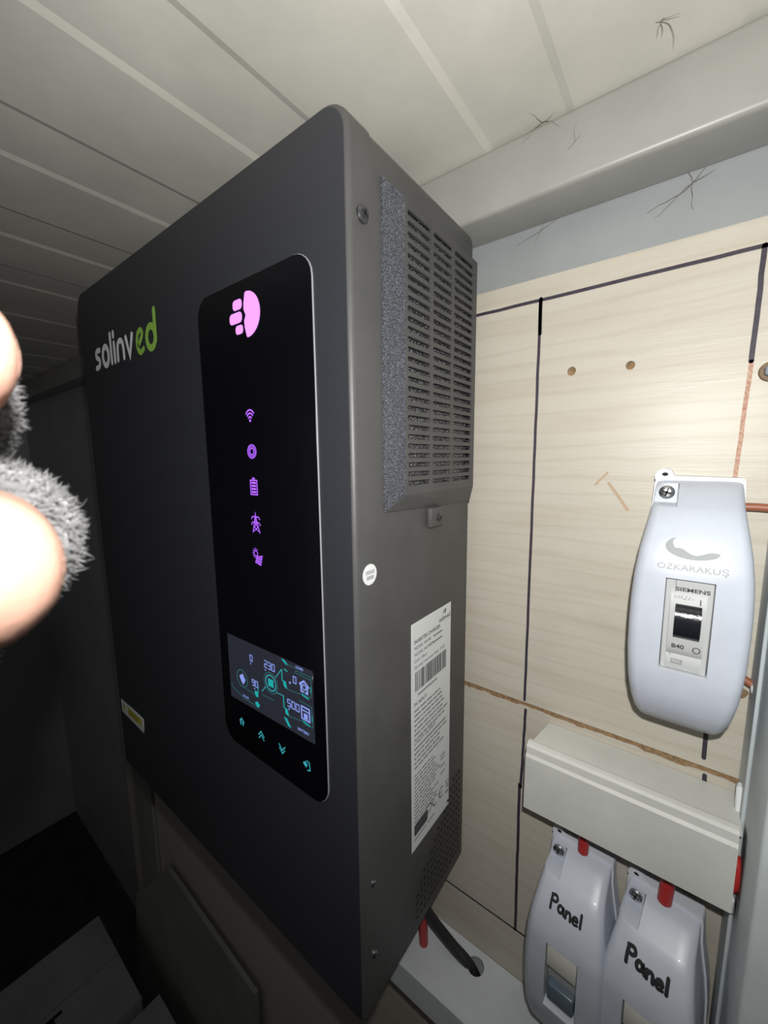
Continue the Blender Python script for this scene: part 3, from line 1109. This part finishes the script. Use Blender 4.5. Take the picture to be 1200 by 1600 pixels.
def breaker_box(loc, label, notch, kind, yaw=0.0):
    root = empty('breaker_box', loc)
    root.rotation_euler.z = math.radians(yaw)
    tag(root, label, 'breaker box', 'white single breaker boxes on the board')
    S = 0.001

    def mp(x, t, d):
        return (x * S, -d * S, -t * S)
    # back base with ear
    ts = [0, 1, 4, 13, 20, 32, 45, 60, 80, 95, 108, 117, 121.5, 123.5]
    out = [(interp(WID, t) + 0.9, t) for t in ts] + [(-interp(WID, t) - 0.9, t) for t in ts[::-1]]
    out[-1] = (-17.6, 1.5)
    ear = [(-17.6, -1.0), (-16.2, -3.4), (-13.6, -4.4), (-11.0, -3.6), (-9.4, -0.6)]
    out = out + ear
    plate('base', [(x, -t) for x, t in out], [], 8.6, lambda x, z, d: (x * S, (-4.3 + d) * S, z * S), M['inside'], root)
    ink = Ink()
    ink.fan(circle2(-13.4, 1.4, 1.3, 0.9))
    ink.build('ear_hole', M['cavity'], root, lambda x, z: (x * S, -8.7 * S, z * S))
    # cover
    rows = sorted(set([t for t, _ in PROF] + [notch - 0.3, notch + 0.3, 50, 57, 72, 80, 28, 36]))
    xs_frac = [-1, -0.99, -0.965, -0.92, -0.86, -0.80]
    vs, fs = [], []
    ncol = None
    for t in rows:
        wd = interp(WID, t)
        left = [wd * f for f in xs_frac]
        inner = [-WX - 1.2, -WX, NOTCH_X - 0.3, NOTCH_X + 0.3, -3, 0, 3, NOTCH_X * -1, WX, WX + 1.2]
        xs = left + inner + [-v for v in left[::-1]]
        ncol = len(xs) + 2
        row = [mp(-wd, t, 8.4)] + [mp(x, t, face_depth(x, t, notch)) for x in xs] + [mp(wd, t, 8.4)]
        vs += row
    nl = len(xs_frac)
    ca = 1 + nl + 1       # column index of -WX
    cb = 1 + nl + 8       # column index of +WX
    for i in range(len(rows) - 1):
        for c in range(ncol - 1):
            if WT0 - 1e-6 <= rows[i] and rows[i + 1] <= WT1 + 1e-6 and ca <= c < cb:
                continue
            fs.append((i * ncol + c, (i + 1) * ncol + c, (i + 1) * ncol + c + 1, i * ncol + c + 1))
    # close the top and the bottom edges
    fs.append(tuple(range(ncol)))
    fs.append(tuple((len(rows) - 1) * ncol + c for c in range(ncol))[::-1])
    mesh('cover', vs, fs, M['white'], root, 50)
    # thin walls of the window
    lo = 26
    wn = []
    tt = [t for t in rows if WT0 - 1e-6 <= t <= WT1 + 1e-6]
    loop = [(-WX, t) for t in tt] + [(x, WT1) for x in (-6, 0, 6)] + [(WX, t) for t in tt[::-1]] + [(x, WT0) for x in (6, 0, -6)]
    n = len(loop)
    v2 = [mp(x, t, face_depth(x, t, notch) + 0.02) for x, t in loop] + [mp(x, t, lo) for x, t in loop]
    f2 = [(k, (k + 1) % n, n + (k + 1) % n, n + k) for k in range(n)]
    mesh('window_reveal', v2, f2, M['inside'], root)
    # screw in the corner notch
    sc = screw_parts(root, mp(-11.9, 7.2, 13.2), (0, -1, 0), 0.0033, M['screw'], 'cover_screw')
    if kind == 'named':
        # maker's wave and name, moulded into the slope
        def sm(x, z):
            t = -z
            return mp(x, t, face_depth(x, t, notch) + 0.10)
        ink = Ink()
        lo2 = arc(0.3, -29.4, 10.4, 5.2, 138, 322, 22)
        up = arc(2.2, -27.6, 9.6, 4.2, 150, 318, 22)
        up = [(p[0], p[1] + 0.7 * math.sin(k * 0.75) * (k > 6)) for k, p in enumerate(up)]
        for k in range(22):
            ink.poly([lo2[k], lo2[k + 1], up[k + 1], up[k]])
        ink.build('moulded_wave', M['emboss'], root, sm)
        ink = Ink()
        ink.text('\u00d6ZKARAKU\u015e', 0.0, -38.4, 2.5, 'CENTER', 0.008, sx=1.16)
        ink.build('moulded_name', M['emboss'], root, sm)
        # breaker in the window
        br = box('breaker', -8.5 * S, 8.5 * S, -38.2 * S, -24 * S, -86.8 * S, -43.7 * S, M['mcb'], root, 0.0004, 1)
        # raised middle strip bulges forward around the toggle
        vs, fs = [], []
        zz = [44.5 + 41.5 * k / 24 for k in range(25)]

        def bulge(t):
            u = (t - 65) / 14
            if abs(u) < 1:
                return 38.4 + 3.0 * math.sqrt(1 - u * u) * 0.9
            return 38.4 + (0.8 * max(0, math.sin((t - 79) / 8 * math.pi)) if t > 79 else 0)
        for t in zz:
            for xx in (-6.4, 6.4):
                vs.append(mp(xx, t, bulge(t)))
        for k in range(24):
            fs.append((2 * k, 2 * k + 2, 2 * k + 3, 2 * k + 1))
        for sx_ in (0, 1):
            b = len(vs)
            for t in (zz[0], zz[-1]):
                vs.append(mp((-6.4, 6.4)[sx_], t, 36))
            fs.append(tuple([2 * k + sx_ for k in range(25)] + [b + 1, b]))
        mesh('breaker_front', vs, fs, M['mcb'], root, 50)
        ink = Ink()
        ink.stroke([(-4.9, -44.2), (-4.9, -86.4)], 0.18, False)
        bz = lambda x, z: mp(x, -z, bulge(-z) + 0.12)
        ink.text('SIEMENS', 1.2, -48.6, 1.7, 'CENTER', 0.03, sx=1.35)
        ink.text('I', 4.2, -53.2, 2.2, 'CENTER', 0.03)
        ink.text('B40', -2.4, -74.6, 2.0, 'CENTER', 0.03, sx=1.05)
        ink.ring((4.3, -74.8), 1.25, 1.35, 0.42)
        ink.build('breaker_print', M['print'], br, bz)
        ink = Ink()
        ink.text('5SQ21', -1.6, -51.8, 1.6, 'CENTER', 0.0, sx=1.2)
        ink.build('breaker_type_print', M['printgrey'], br, bz)
        ink = Ink()
        ink.stroke([(-4.2, -81.4), (-0.4, -81.4), (-0.4, -83.2), (-4.2, -83.2), (-4.2, -81.4)], 0.35)
        for k in range(4):
            ink.stroke([(-3.6 + 0.8 * k, -82.9), (-3.1 + 0.8 * k, -81.7)], 0.3, False)
        ink.build('breaker_small_print', M['printgrey'], br, bz)
        # glossy black toggle: a half drum
        vs, fs = [], []
        n = 18
        for k in range(n + 1):
            a = math.pi * (k / n)
            t = 62.6 - 7.8 * math.cos(a)
            d = 39.4 + 5.6 * math.sin(a) ** 0.8
            for xx in (-4.4, 4.9):
                vs.append(mp(xx, t, d))
        for k in range(n):
            fs.append((2 * k, 2 * k + 2, 2 * k + 3, 2 * k + 1))
        fs.append(tuple(2 * k for k in range(n + 1)))
        fs.append(tuple(2 * k + 1 for k in range(n + 1))[::-1])
        mesh('toggle', vs, fs, M['toggle'], root, 50)
    else:
        br = box('breaker', -8.5 * S, 8.5 * S, -35 * S, -24 * S, -86.8 * S, -43.7 * S, M['mcbgrey'], root, 0.0004, 1)
        box('breaker_front', -8.1 * S, 8.1 * S, -40.4 * S, -34 * S, -59 * S, -44.4 * S, M['mcbcream'], root, 0.0006, 2)
        box('toggle', -7.4 * S, 7.4 * S, -39.8 * S, -34 * S, -83 * S, -71.5 * S, M['mcbdark'], root, 0.0012, 3)
        # handwriting
        lines, wd = kind
        ink = Ink()
        for ln in lines:
            ink.stroke([(p[0], p[1]) for p in ln], wd)
        ink.build('handwriting', M['ink_dark'], root, lambda x, z: mp(x, -z, face_depth(x, -z, notch) + 0.22))
        # moulded rib below the screw
        ink = Ink()
        ink.stroke([(NOTCH_X - 0.4, -3.0), (NOTCH_X - 0.6, -26.0)], 0.5)
    return root


def word(x0, z0, sx, sz, slope):
    """the word 'Panel' as pen strokes; x0,z0 = start, z measured up from the top of the box (negative)"""
    L = []
    P = [[(0, -1), (0, 0), (0.06, 0.9)], [(0, 0.9), (0.6, 1.0), (0.8, 0.55), (0.5, 0.2), (0.05, 0.25)]]
    A = [[(0.75, 0.25), (0.3, 0.45), (0.05, 0.0), (0.25, -0.45), (0.6, -0.25), (0.75, 0.3), (0.78, -0.2), (0.95, -0.5)]]
    N = [[(0.05, 0.4), (0.05, -0.5)], [(0.05, 0.1), (0.35, 0.45), (0.62, 0.3), (0.7, -0.5)]]
    Ee = [[(0.05, 0.0), (0.6, 0.1), (0.5, 0.45), (0.2, 0.4), (0.0, -0.05), (0.2, -0.48), (0.65, -0.35)]]
    Ll = [[(0.1, 1.1), (0.12, -0.55)]]
    x = 0.0
    for g, adv, dy in ((P, 1.0, 0.0), (A, 1.1, -0.2), (N, 1.0, -0.25), (Ee, 0.95, -0.2), (Ll, 0.5, -0.05)):
        for s in g:
            L.append([(x0 + (x + p[0]) * sx, z0 + (p[1] + dy) * sz + slope * (x + p[0]) * sx) for p in curve2(s, 5)])
        x += adv
    return L


breaker_box((0.1188, 0, 0.2885), 'white curved breaker box with black toggle above the cable duct', 12.5, 'named')
breaker_box((0.0800, -0.0018, 0.0600), 'white breaker box marked Panel at left below the cable duct', 12.5, (word(-8.8, -21.5, 3.9, 3.3, -0.08), 1.35), -4)
breaker_box((0.1225, -0.0036, 0.0590), 'white breaker box marked Panel at right beside the steel post', 12.5, (word(-9.6, -22.0, 4.3, 3.7, -0.12), 1.7), -9)

# ================================================================== CABLE DUCTS
duct = empty('cable_duct', (0.0985, 0, 0.0865))
tag(duct, 'short off-white plastic cable duct above the two Panel boxes', 'cable duct')


def extr(name, prof, x0, x1, m, parent, slant=0.0):
    """profile of (y, z) extruded along x; the left end recedes with depth by slant"""
    n = len(prof)
    vs = [(x0 + slant * (y + 0.031), y, z) for y, z in prof] + [(x1, y, z) for y, z in prof]
    fs = [(k, (k + 1) % n, n + (k + 1) % n, n + k) for k in range(n)] + [tuple(range(n))[::-1], tuple(n + k for k in range(n))]
    return rel(mesh(name, vs, fs, m, parent), parent)


ZB, ZT = 0.0868, 0.1268
extr('duct_base', [(-0.0005, ZB), (-0.0005, ZT), (-0.0285, ZT), (-0.0285, ZT - 0.0016), (-0.0021, ZT - 0.0016), (-0.0021, ZB + 0.0016), (-0.0285, ZB + 0.0016), (-0.0285, ZB)], 0.0497, 0.1465, M['duct'], duct, 0.16)
extr('duct_lid', [(-0.0245, ZT + 0.0012), (-0.0262, ZT + 0.0014), (-0.0285, ZT + 0.0008), (-0.0300, ZT - 0.0004), (-0.0303, ZT - 0.0045), (-0.0314, ZT - 0.0062), (-0.0314, ZB - 0.0004), (-0.0298, ZB - 0.0006), (-0.0286, ZB + 0.0004), (-0.0286, ZT), (-0.0250, ZT)], 0.0492, 0.1455, M['duct'], duct, 0.0)

duct2 = empty('cable_duct', (-0.05, 0, -0.112))
tag(duct2, 'white plastic cable duct under the inverter with round cable hole', 'cable duct')
Z2, Z2B = -0.0875, -0.1115
hole = circle2(0.0130, -0.0120, 0.0062, 0.0066, 24)
rel(plate('duct_top', [(-0.30, -0.0435), (0.16, -0.0435), (0.16, -0.0005), (-0.30, -0.0005)], [hole], 0.0015, lambda x, y, d: (x, y, Z2 - 0.0007 + d), M['ductlow'], duct2), duct2)
extr('duct_front', [(-0.0455, Z2 - 0.0008), (-0.0440, Z2 + 0.0006), (-0.0375, Z2 + 0.0008), (-0.0370, Z2), (-0.0420, Z2 - 0.0016), (-0.0432, Z2 - 0.003), (-0.0432, Z2B), (-0.0455, Z2B)], -0.30, 0.16, M['ductlow'], duct2)
rel(box('duct_bottom', -0.30, 0.16, -0.0432, -0.0005, Z2B, Z2B + 0.0015, M['ductlow'], duct2), duct2)
rel(box('duct_back', -0.30, 0.16, -0.0020, -0.0005, Z2B + 0.0015, Z2 - 0.0016, M['ductlow'], duct2), duct2)

# ================================================================== CABLES AND WIRES
c = tube('power_cable', spline([(-0.045, -0.040, 0.004), (-0.036, -0.030, -0.028), (-0.024, -0.021, -0.060), (-0.006, -0.016, -0.079), (0.008, -0.0135, -0.0885), (0.0165, -0.0125, -0.101)], 7), 0.0042, M['blackcable'])
tag(c, 'black cable from the inverter into the white duct hole', 'cable')
c = tube('red_cable', spline([(-0.048, -0.034, 0.004), (-0.034, -0.028, -0.035), (-0.0275, -0.0245, -0.064), (-0.0265, -0.0235, -0.0870)], 6), 0.0036, M['red'])
tag(c, 'red cable between the inverter and the white duct', 'cable')
c = tube('red_cable', spline([(0.0805, -0.0130, 0.0595), (0.0805, -0.0125, 0.072), (0.0800, -0.012, 0.0885)], 5), 0.0030, M['red'])
tag(c, 'red cable entering the left Panel box from the duct', 'cable')
c = tube('red_cable', spline([(0.1215, -0.0150, 0.0580), (0.1222, -0.0145, 0.072), (0.1215, -0.013, 0.0885)], 5), 0.0034, M['red'])
tag(c, 'red cable entering the right Panel box from the duct', 'cable')
c = tube('red_cable', spline([(0.1435, -0.018, 0.1090), (0.1472, -0.022, 0.1040), (0.1462, -0.024, 0.0950), (0.1430, -0.021, 0.0900)], 6), 0.0026, M['red'])
tag(c, 'red cable showing at the duct end beside the steel post', 'cable')
c = tube('brown_wire', spline([(0.1330, -0.004, 0.2748), (0.1420, -0.004, 0.2750), (0.1500, -0.004, 0.2745)], 5), 0.0019, M['copper'])
tag(c, 'brown wire leaving the upper breaker box near its top', 'wire')
c = tube('brown_wire', spline([(0.1340, -0.004, 0.1960), (0.1400, -0.004, 0.1925), (0.1475, -0.005, 0.1885)], 5), 0.0019, M['copper'])
tag(c, 'brown wire leaving the upper breaker box near its bottom', 'wire')
bm = bmesh.new()
bmesh.ops.create_icosphere(bm, subdivisions=2, radius=0.0022)
for v in bm.verts:
    v.co *= 1 + 0.25 * noise.noise(v.co * 900)
    v.co = Vector((v.co.x * 0.7, v.co.y, v.co.z * 1.3)) + Vector((0.1474, -0.0075, 0.1880))
tag(from_bm('filler_blob', bm, M['clear'], None, 180), 'white filler blob where the brown wire meets the post', 'filler')
# milky shards of plastic at the duct's right end
for i, (cx, cy, cz, sx_, sz_, lab_) in enumerate(((0.1460, -0.012, 0.1290, 0.0011, 0.0105, 'milky plastic strip above the duct end by the post'),
                                                 (0.1452, -0.024, 0.0850, 0.0022, 0.0040, 'white plastic shard under the duct end by the post'))):
    bm = bmesh.new()
    bm_box(bm, -sx_, sx_, -0.0022, 0.0022, -sz_, sz_, 0.0005, 1)
    for v in bm.verts:
        v.co += Vector((noise.noise(v.co * 300 + Vector((i, 0, 0))), noise.noise(v.co * 250), 0)) * 0.0008
        v.co += Vector((cx, cy, cz))
    tag(from_bm('plastic_shard', bm, M['clear'], None, 40), lab_, 'plastic shard')

# ================================================================== COBWEB TUFTS
def tuft(c, dirs, label, rad=0.00022, seed=1):
    rg = random.Random(seed)
    vs, fs = [], []
    for (d, L) in dirs:
        d = Vector(d).normalized()
        p = Vector(c)
        pts = [p.copy()]
        for k in range(7):
            d = (d + Vector((rg.uniform(-.35, .35), rg.uniform(-.15, .15), rg.uniform(-.35, .35)))).normalized()
            p = p + d * L / 7
            pts.append(p.copy())
        a, b = tube_data(pts, [rad * 0.6 * (1 - 0.09 * k) for k in range(8)], 5)
        o = len(vs)
        vs += a
        fs += [tuple(i + o for i in f) for f in b]
    o = mesh('cobweb', vs, fs, M['web'], None, 180)
    return tag(o, label, 'cobweb')


tuft((0.0345, 0.0015, 0.4868), [((-1, 0, -.5), .014), ((1, 0, .1), .012), ((-.3, -.6, .1), .010), ((-1, 0, -.1), .012), ((.5, -.4, -.3), .008)], 'dark cobweb tuft where ceiling meets the grey rail', 0.00025, 1)
tuft((0.0520, 0.0022, 0.4700), [((-1, 0, -.2), .014), ((.3, 0, 1), .010), ((1, 0, .2), .005)], 'faint cobweb on the front face of the grey rail', 0.00022, 2)
tuft((0.1050, 0.0330, 0.4440), [((-1, 0, -.5), .024), ((-.6, 0, -1), .022), ((.6, 0, .6), .012), ((-.2, -.2, -.9), .014), ((.9, 0, .1), .010), ((-.1, -.1, .9), .007)], 'large dark cobweb tuft under the grey rail', 0.00030, 3)
tuft((0.0260, 0.0330, 0.4460), [((-1, 0, -.4), .016), ((1, 0, .2), .012), ((-.4, -.3, -.8), .010), ((.4, -.2, .5), .007)], 'small cobweb tuft under the rail near the inverter', 0.00022, 4)
tuft((0.0905, -0.020, 0.4875), [((-1, -.3, 0), .013), ((.6, -1, -.1), .012), ((1, .5, -.1), .012), ((-.5, 1, -.1), .008), ((.2, .2, -.6), .005)], 'tangled cobweb on the ceiling near the rail', 0.00030, 5)
tuft((0.1600, 0.0330, 0.4330), [((-1, 0, -.3), .02), ((-.7, 0, .4), .012), ((-.4, 0, -1), .012)], 'cobweb on the wall above the board at right', 0.00030, 6)

# ================================================================== LOW CLUTTER
def carton(x0, x1, y0, y1, z1, label, letters):
    o = empty('carton', ((x0 + x1) / 2, (y0 + y1) / 2, FLOOR))
    tag(o, label, 'carton')
    rel(box('carton_body', x0, x1, y0, y1, FLOOR, z1 - 0.004, M['carton'], o, 0.003, 2), o)
    rel(box('flap', x0 + 0.001, (x0 + x1) / 2 - 0.001, y0, y1, z1 - 0.004, z1, M['carton'], o), o)
    rel(box('flap', (x0 + x1) / 2 + 0.001, x1 - 0.001, y0, y1, z1 - 0.004, z1, M['carton'], o), o)
    if letters:
        ink = Ink()
        ink.text(letters, 0, 0, 30, 'LEFT', 0.03, sx=1.1)
        rel(ink.build('carton_print', M['ink_dark'], o, lambda x, z: (x0 + 0.130 - z * 0.001, y0 + 0.205 + x * 0.001, z1 + 0.0004), (0, 0, 1)), o)
    return o


carton(-0.757, -0.552, -0.42, -0.068, -0.600, 'grey printed carton on the floor at far left', 'AT')
carton(-0.536, -0.34, -0.40, -0.048, -0.600, 'plain grey carton on the floor beside the printed one', None)
# sheet leaning on the wall under the inverter
sh = empty('leaning_sheet', (-0.50, -0.014, FLOOR))
tag(sh, 'dim grey sheet leaning against the board below the inverter', 'sheet')
vs = [(-0.70, -0.030, -0.80), (-0.28, -0.030, -0.80), (-0.30, -0.006, -0.42), (-0.55, -0.006, -0.40), (-0.70, -0.012, -0.56)]
vs += [(a, b - 0.006, c_) for a, b, c_ in vs]
n = 5
rel(mesh('sheet_panel', vs, [tuple(range(n)), tuple(range(n, 2 * n))[::-1]] + [(k, n + k, n + (k + 1) % n, (k + 1) % n) for k in range(n)], M['sheet'], sh), sh)
rel(box('sheet_batten', -0.690, -0.610, -0.006, -0.001, -0.79, -0.20, M['sheet'], sh), sh)

# ================================================================== GLOVED HAND (holds the phone, left of the lens)
hand = empty('person', ph(-200, -20, -55))
tag(hand, 'bare fingertips poking out of a grey wool fingerless glove at left', 'person')

FING = {
    'middle': [((-112, -4, -84), 11.0), ((-76, -4, -74), 9.8), ((-59, -5.5, -57), 9.4), ((-44.2, -6.6, -41), 9.2)],
    'index': [((-112, 16, -82), 11.0), ((-89, 17.5, -74), 9.6), ((-68, 18.0, -57), 9.0), ((-49.5, 18.0, -42), 8.6)],
    'ring': [((-116, -24, -82), 10.5), ((-92, -24, -77), 9.6), ((-80, -24, -62), 8.8), ((-71, -24, -48), 8.2)],
    'little': [((-118, -42, -76), 9.5), ((-102, -42, -71), 8.4), ((-91, -41, -60), 7.8), ((-83, -41, -49), 7.2)],
}
THUMB = [((-180, 12, -52), 14.0), ((-150, 34, -34), 12.5), ((-118, 46, -14), 11.0), ((-94, 50, 2), 9.6)]
PALM = [[((-112, 16, -82), 11.5), ((-150, 6, -72), 14), ((-196, -12, -56), 19)],
        [((-112, -4, -84), 12), ((-150, -8, -74), 15), ((-198, -18, -56), 20)],
        [((-116, -24, -82), 11.5), ((-150, -22, -72), 15), ((-198, -24, -56), 20)],
        [((-118, -42, -76), 10.5), ((-150, -36, -68), 14), ((-200, -28, -56), 19)],
        [((-112, 16, -82), 10), ((-112, -4, -84), 11), ((-116, -24, -82), 10), ((-118, -42, -76), 9.5)]]
ARM = [((-196, -20, -56), 20), ((-235, -38, -38), 22), ((-300, -90, 10), 29), ((-350, -135, 60), 36)]


def capsules(chains, grow=0.0, seg=14):
    bm = bmesh.new()
    for ch in chains:
        P = [ph(*c_) for c_, _ in ch]
        Rr = [(r + grow) * 0.001 for _, r in ch]
        dense, rad = [], []
        sp = spline(P, 6)
        for i, q in enumerate(sp):
            u = i / 6
            k = min(int(u), len(Rr) - 2)
            dense.append(q)
            rad.append(Rr[k] + (Rr[k + 1] - Rr[k]) * (u - k))
        for q, r in zip(dense, rad):
            res = bmesh.ops.create_icosphere(bm, subdivisions=2, radius=r)
            bmesh.ops.translate(bm, verts=res['verts'], vec=q)
        vs_, fs_ = tube_data(dense, rad, seg)
        bv = [bm.verts.new(v) for v in vs_]
        for f in fs_:
            bm.faces.new([bv[i] for i in f])
    return bm


def fused(name, bm, voxel, smooth_it):
    me = bpy.data.meshes.new(name + '_raw')
    bm.to_mesh(me)
    bm.free()
    ob = bpy.data.objects.new(name + '_raw', me)
    COL.objects.link(ob)
    md = ob.modifiers.new('r', 'REMESH')
    md.mode = 'VOXEL'
    md.voxel_size = voxel
    sm_ = ob.modifiers.new('s', 'SMOOTH')
    sm_.iterations = smooth_it
    sm_.factor = 0.5
    dg = bpy.context.evaluated_depsgraph_get()
    out = bpy.data.meshes.new_from_object(ob.evaluated_get(dg))
    bpy.data.objects.remove(ob)
    bpy.data.meshes.remove(me)
    return out


chains = list(FING.values()) + [THUMB] + PALM + [ARM]
me = fused('hand', capsules(chains), 0.0014, 8)
rel(link('hand', me, M['skin'], hand, 180), hand)


def cut(ch, u):
    """chain cut at u segments from its root"""
    k = int(u)
    f = u - k
    (a, ra), (b, rb) = ch[k], ch[min(k + 1, len(ch) - 1)]
    end = (tuple(a[i] + (b[i] - a[i]) * f for i in range(3)), ra + (rb - ra) * f)
    return ch[:k + 1] + [end]


gl_ch = [cut(FING['index'], 1.75), cut(FING['middle'], 1.75), cut(FING['ring'], 1.7), cut(FING['little'], 1.7), cut(THUMB, 1.9)] + PALM + [cut(ARM, 1.2)]
me = fused('glove', capsules(gl_ch, 3.0), 0.0014, 3)
# knitted lumps
cos = [v.co.copy() for v in me.vertices]
nrs = [v.normal.copy() for v in me.vertices]
flat = []
for co, nr in zip(cos, nrs):
    q_ = co + nr * (noise.noise(co * 420) * 0.0011 + noise.noise(co * 900) * 0.0006)
    flat += [q_.x, q_.y, q_.z]
me.vertices.foreach_set('co', flat)
me.update()
glove = rel(link('glove', me, M['wool'], hand, 180), hand)
# loose wool fibres
rg = random.Random(21)
vs, fs = [], []
polys = [(p.center.copy(), p.normal.copy()) for p in me.polygons]
polys = [p for p in polys if (p[0] - CAM_LOC).length < 0.125]
for k in range(22000):
    pc, nrm = polys[rg.randrange(len(polys))]
    side = nrm.orthogonal().normalized()
    side = (side * rg.uniform(-1, 1) + nrm.cross(side) * rg.uniform(-1, 1))
    d = (nrm + side * 1.3).normalized()
    L = rg.uniform(0.0006, 0.0022) * (1.6 if rg.random() < 0.04 else 1)
    wd = d.cross(nrm).normalized() * 0.00011
    b = len(vs)
    mid = pc + d * L * 0.6 + nrm * 0.0003
    end = mid + (d + side * 0.8).normalized() * L * 0.5
    vs += [pc - wd, pc + wd, mid + wd, mid - wd, end]
    fs += [(b, b + 1, b + 2, b + 3), (b + 3, b + 2, b + 4)]
fz = rel(mesh('wool_fuzz', vs, fs, M['wool'], glove), hand)
fz['kind'] = 'stuff'


# nails on the dorsal (right-hand) side of the two fingertips in view
def nail(ch):
    tip, rt = ch[-1]
    dip, rd = ch[-2]
    A, B = ph(*dip), ph(*tip)
    ax = (B - A).normalized()
    dorsal = PM @ Vector((1, 0.0, -1.3))
    dorsal = (dorsal - ax * dorsal.dot(ax)).normalized()
    sd = ax.cross(dorsal)
    vs_, fs_ = [], []
    n1, n2 = 9, 9
    for i in range(n1):
        u = -0.0085 + 0.0095 * i / (n1 - 1)
        for j in range(n2):
            a = math.radians(-36 + 72 * j / (n2 - 1))
            r = (rt - 1.0) * 0.001 * (1.0 if u < 0.002 else 1 - 0.10 * (u - 0.002) / 0.004)
            vs_.append(B + ax * u + (dorsal * math.cos(a) + sd * math.sin(a)) * r)
    for i in range(n1 - 1):
        for j in range(n2 - 1):
            fs_.append((i * n2 + j, i * n2 + j + 1, (i + 1) * n2 + j + 1, (i + 1) * n2 + j))
    o = mesh('nail', vs_, fs_, M['nail'], hand, 180)
    md = o.modifiers.new('t', 'SOLIDIFY')
    md.thickness = 0.0004
    md.offset = 1
    return rel(o, hand)


for k in ('index', 'middle', 'ring', 'little', ):
    nail(FING[k])
nail(THUMB)
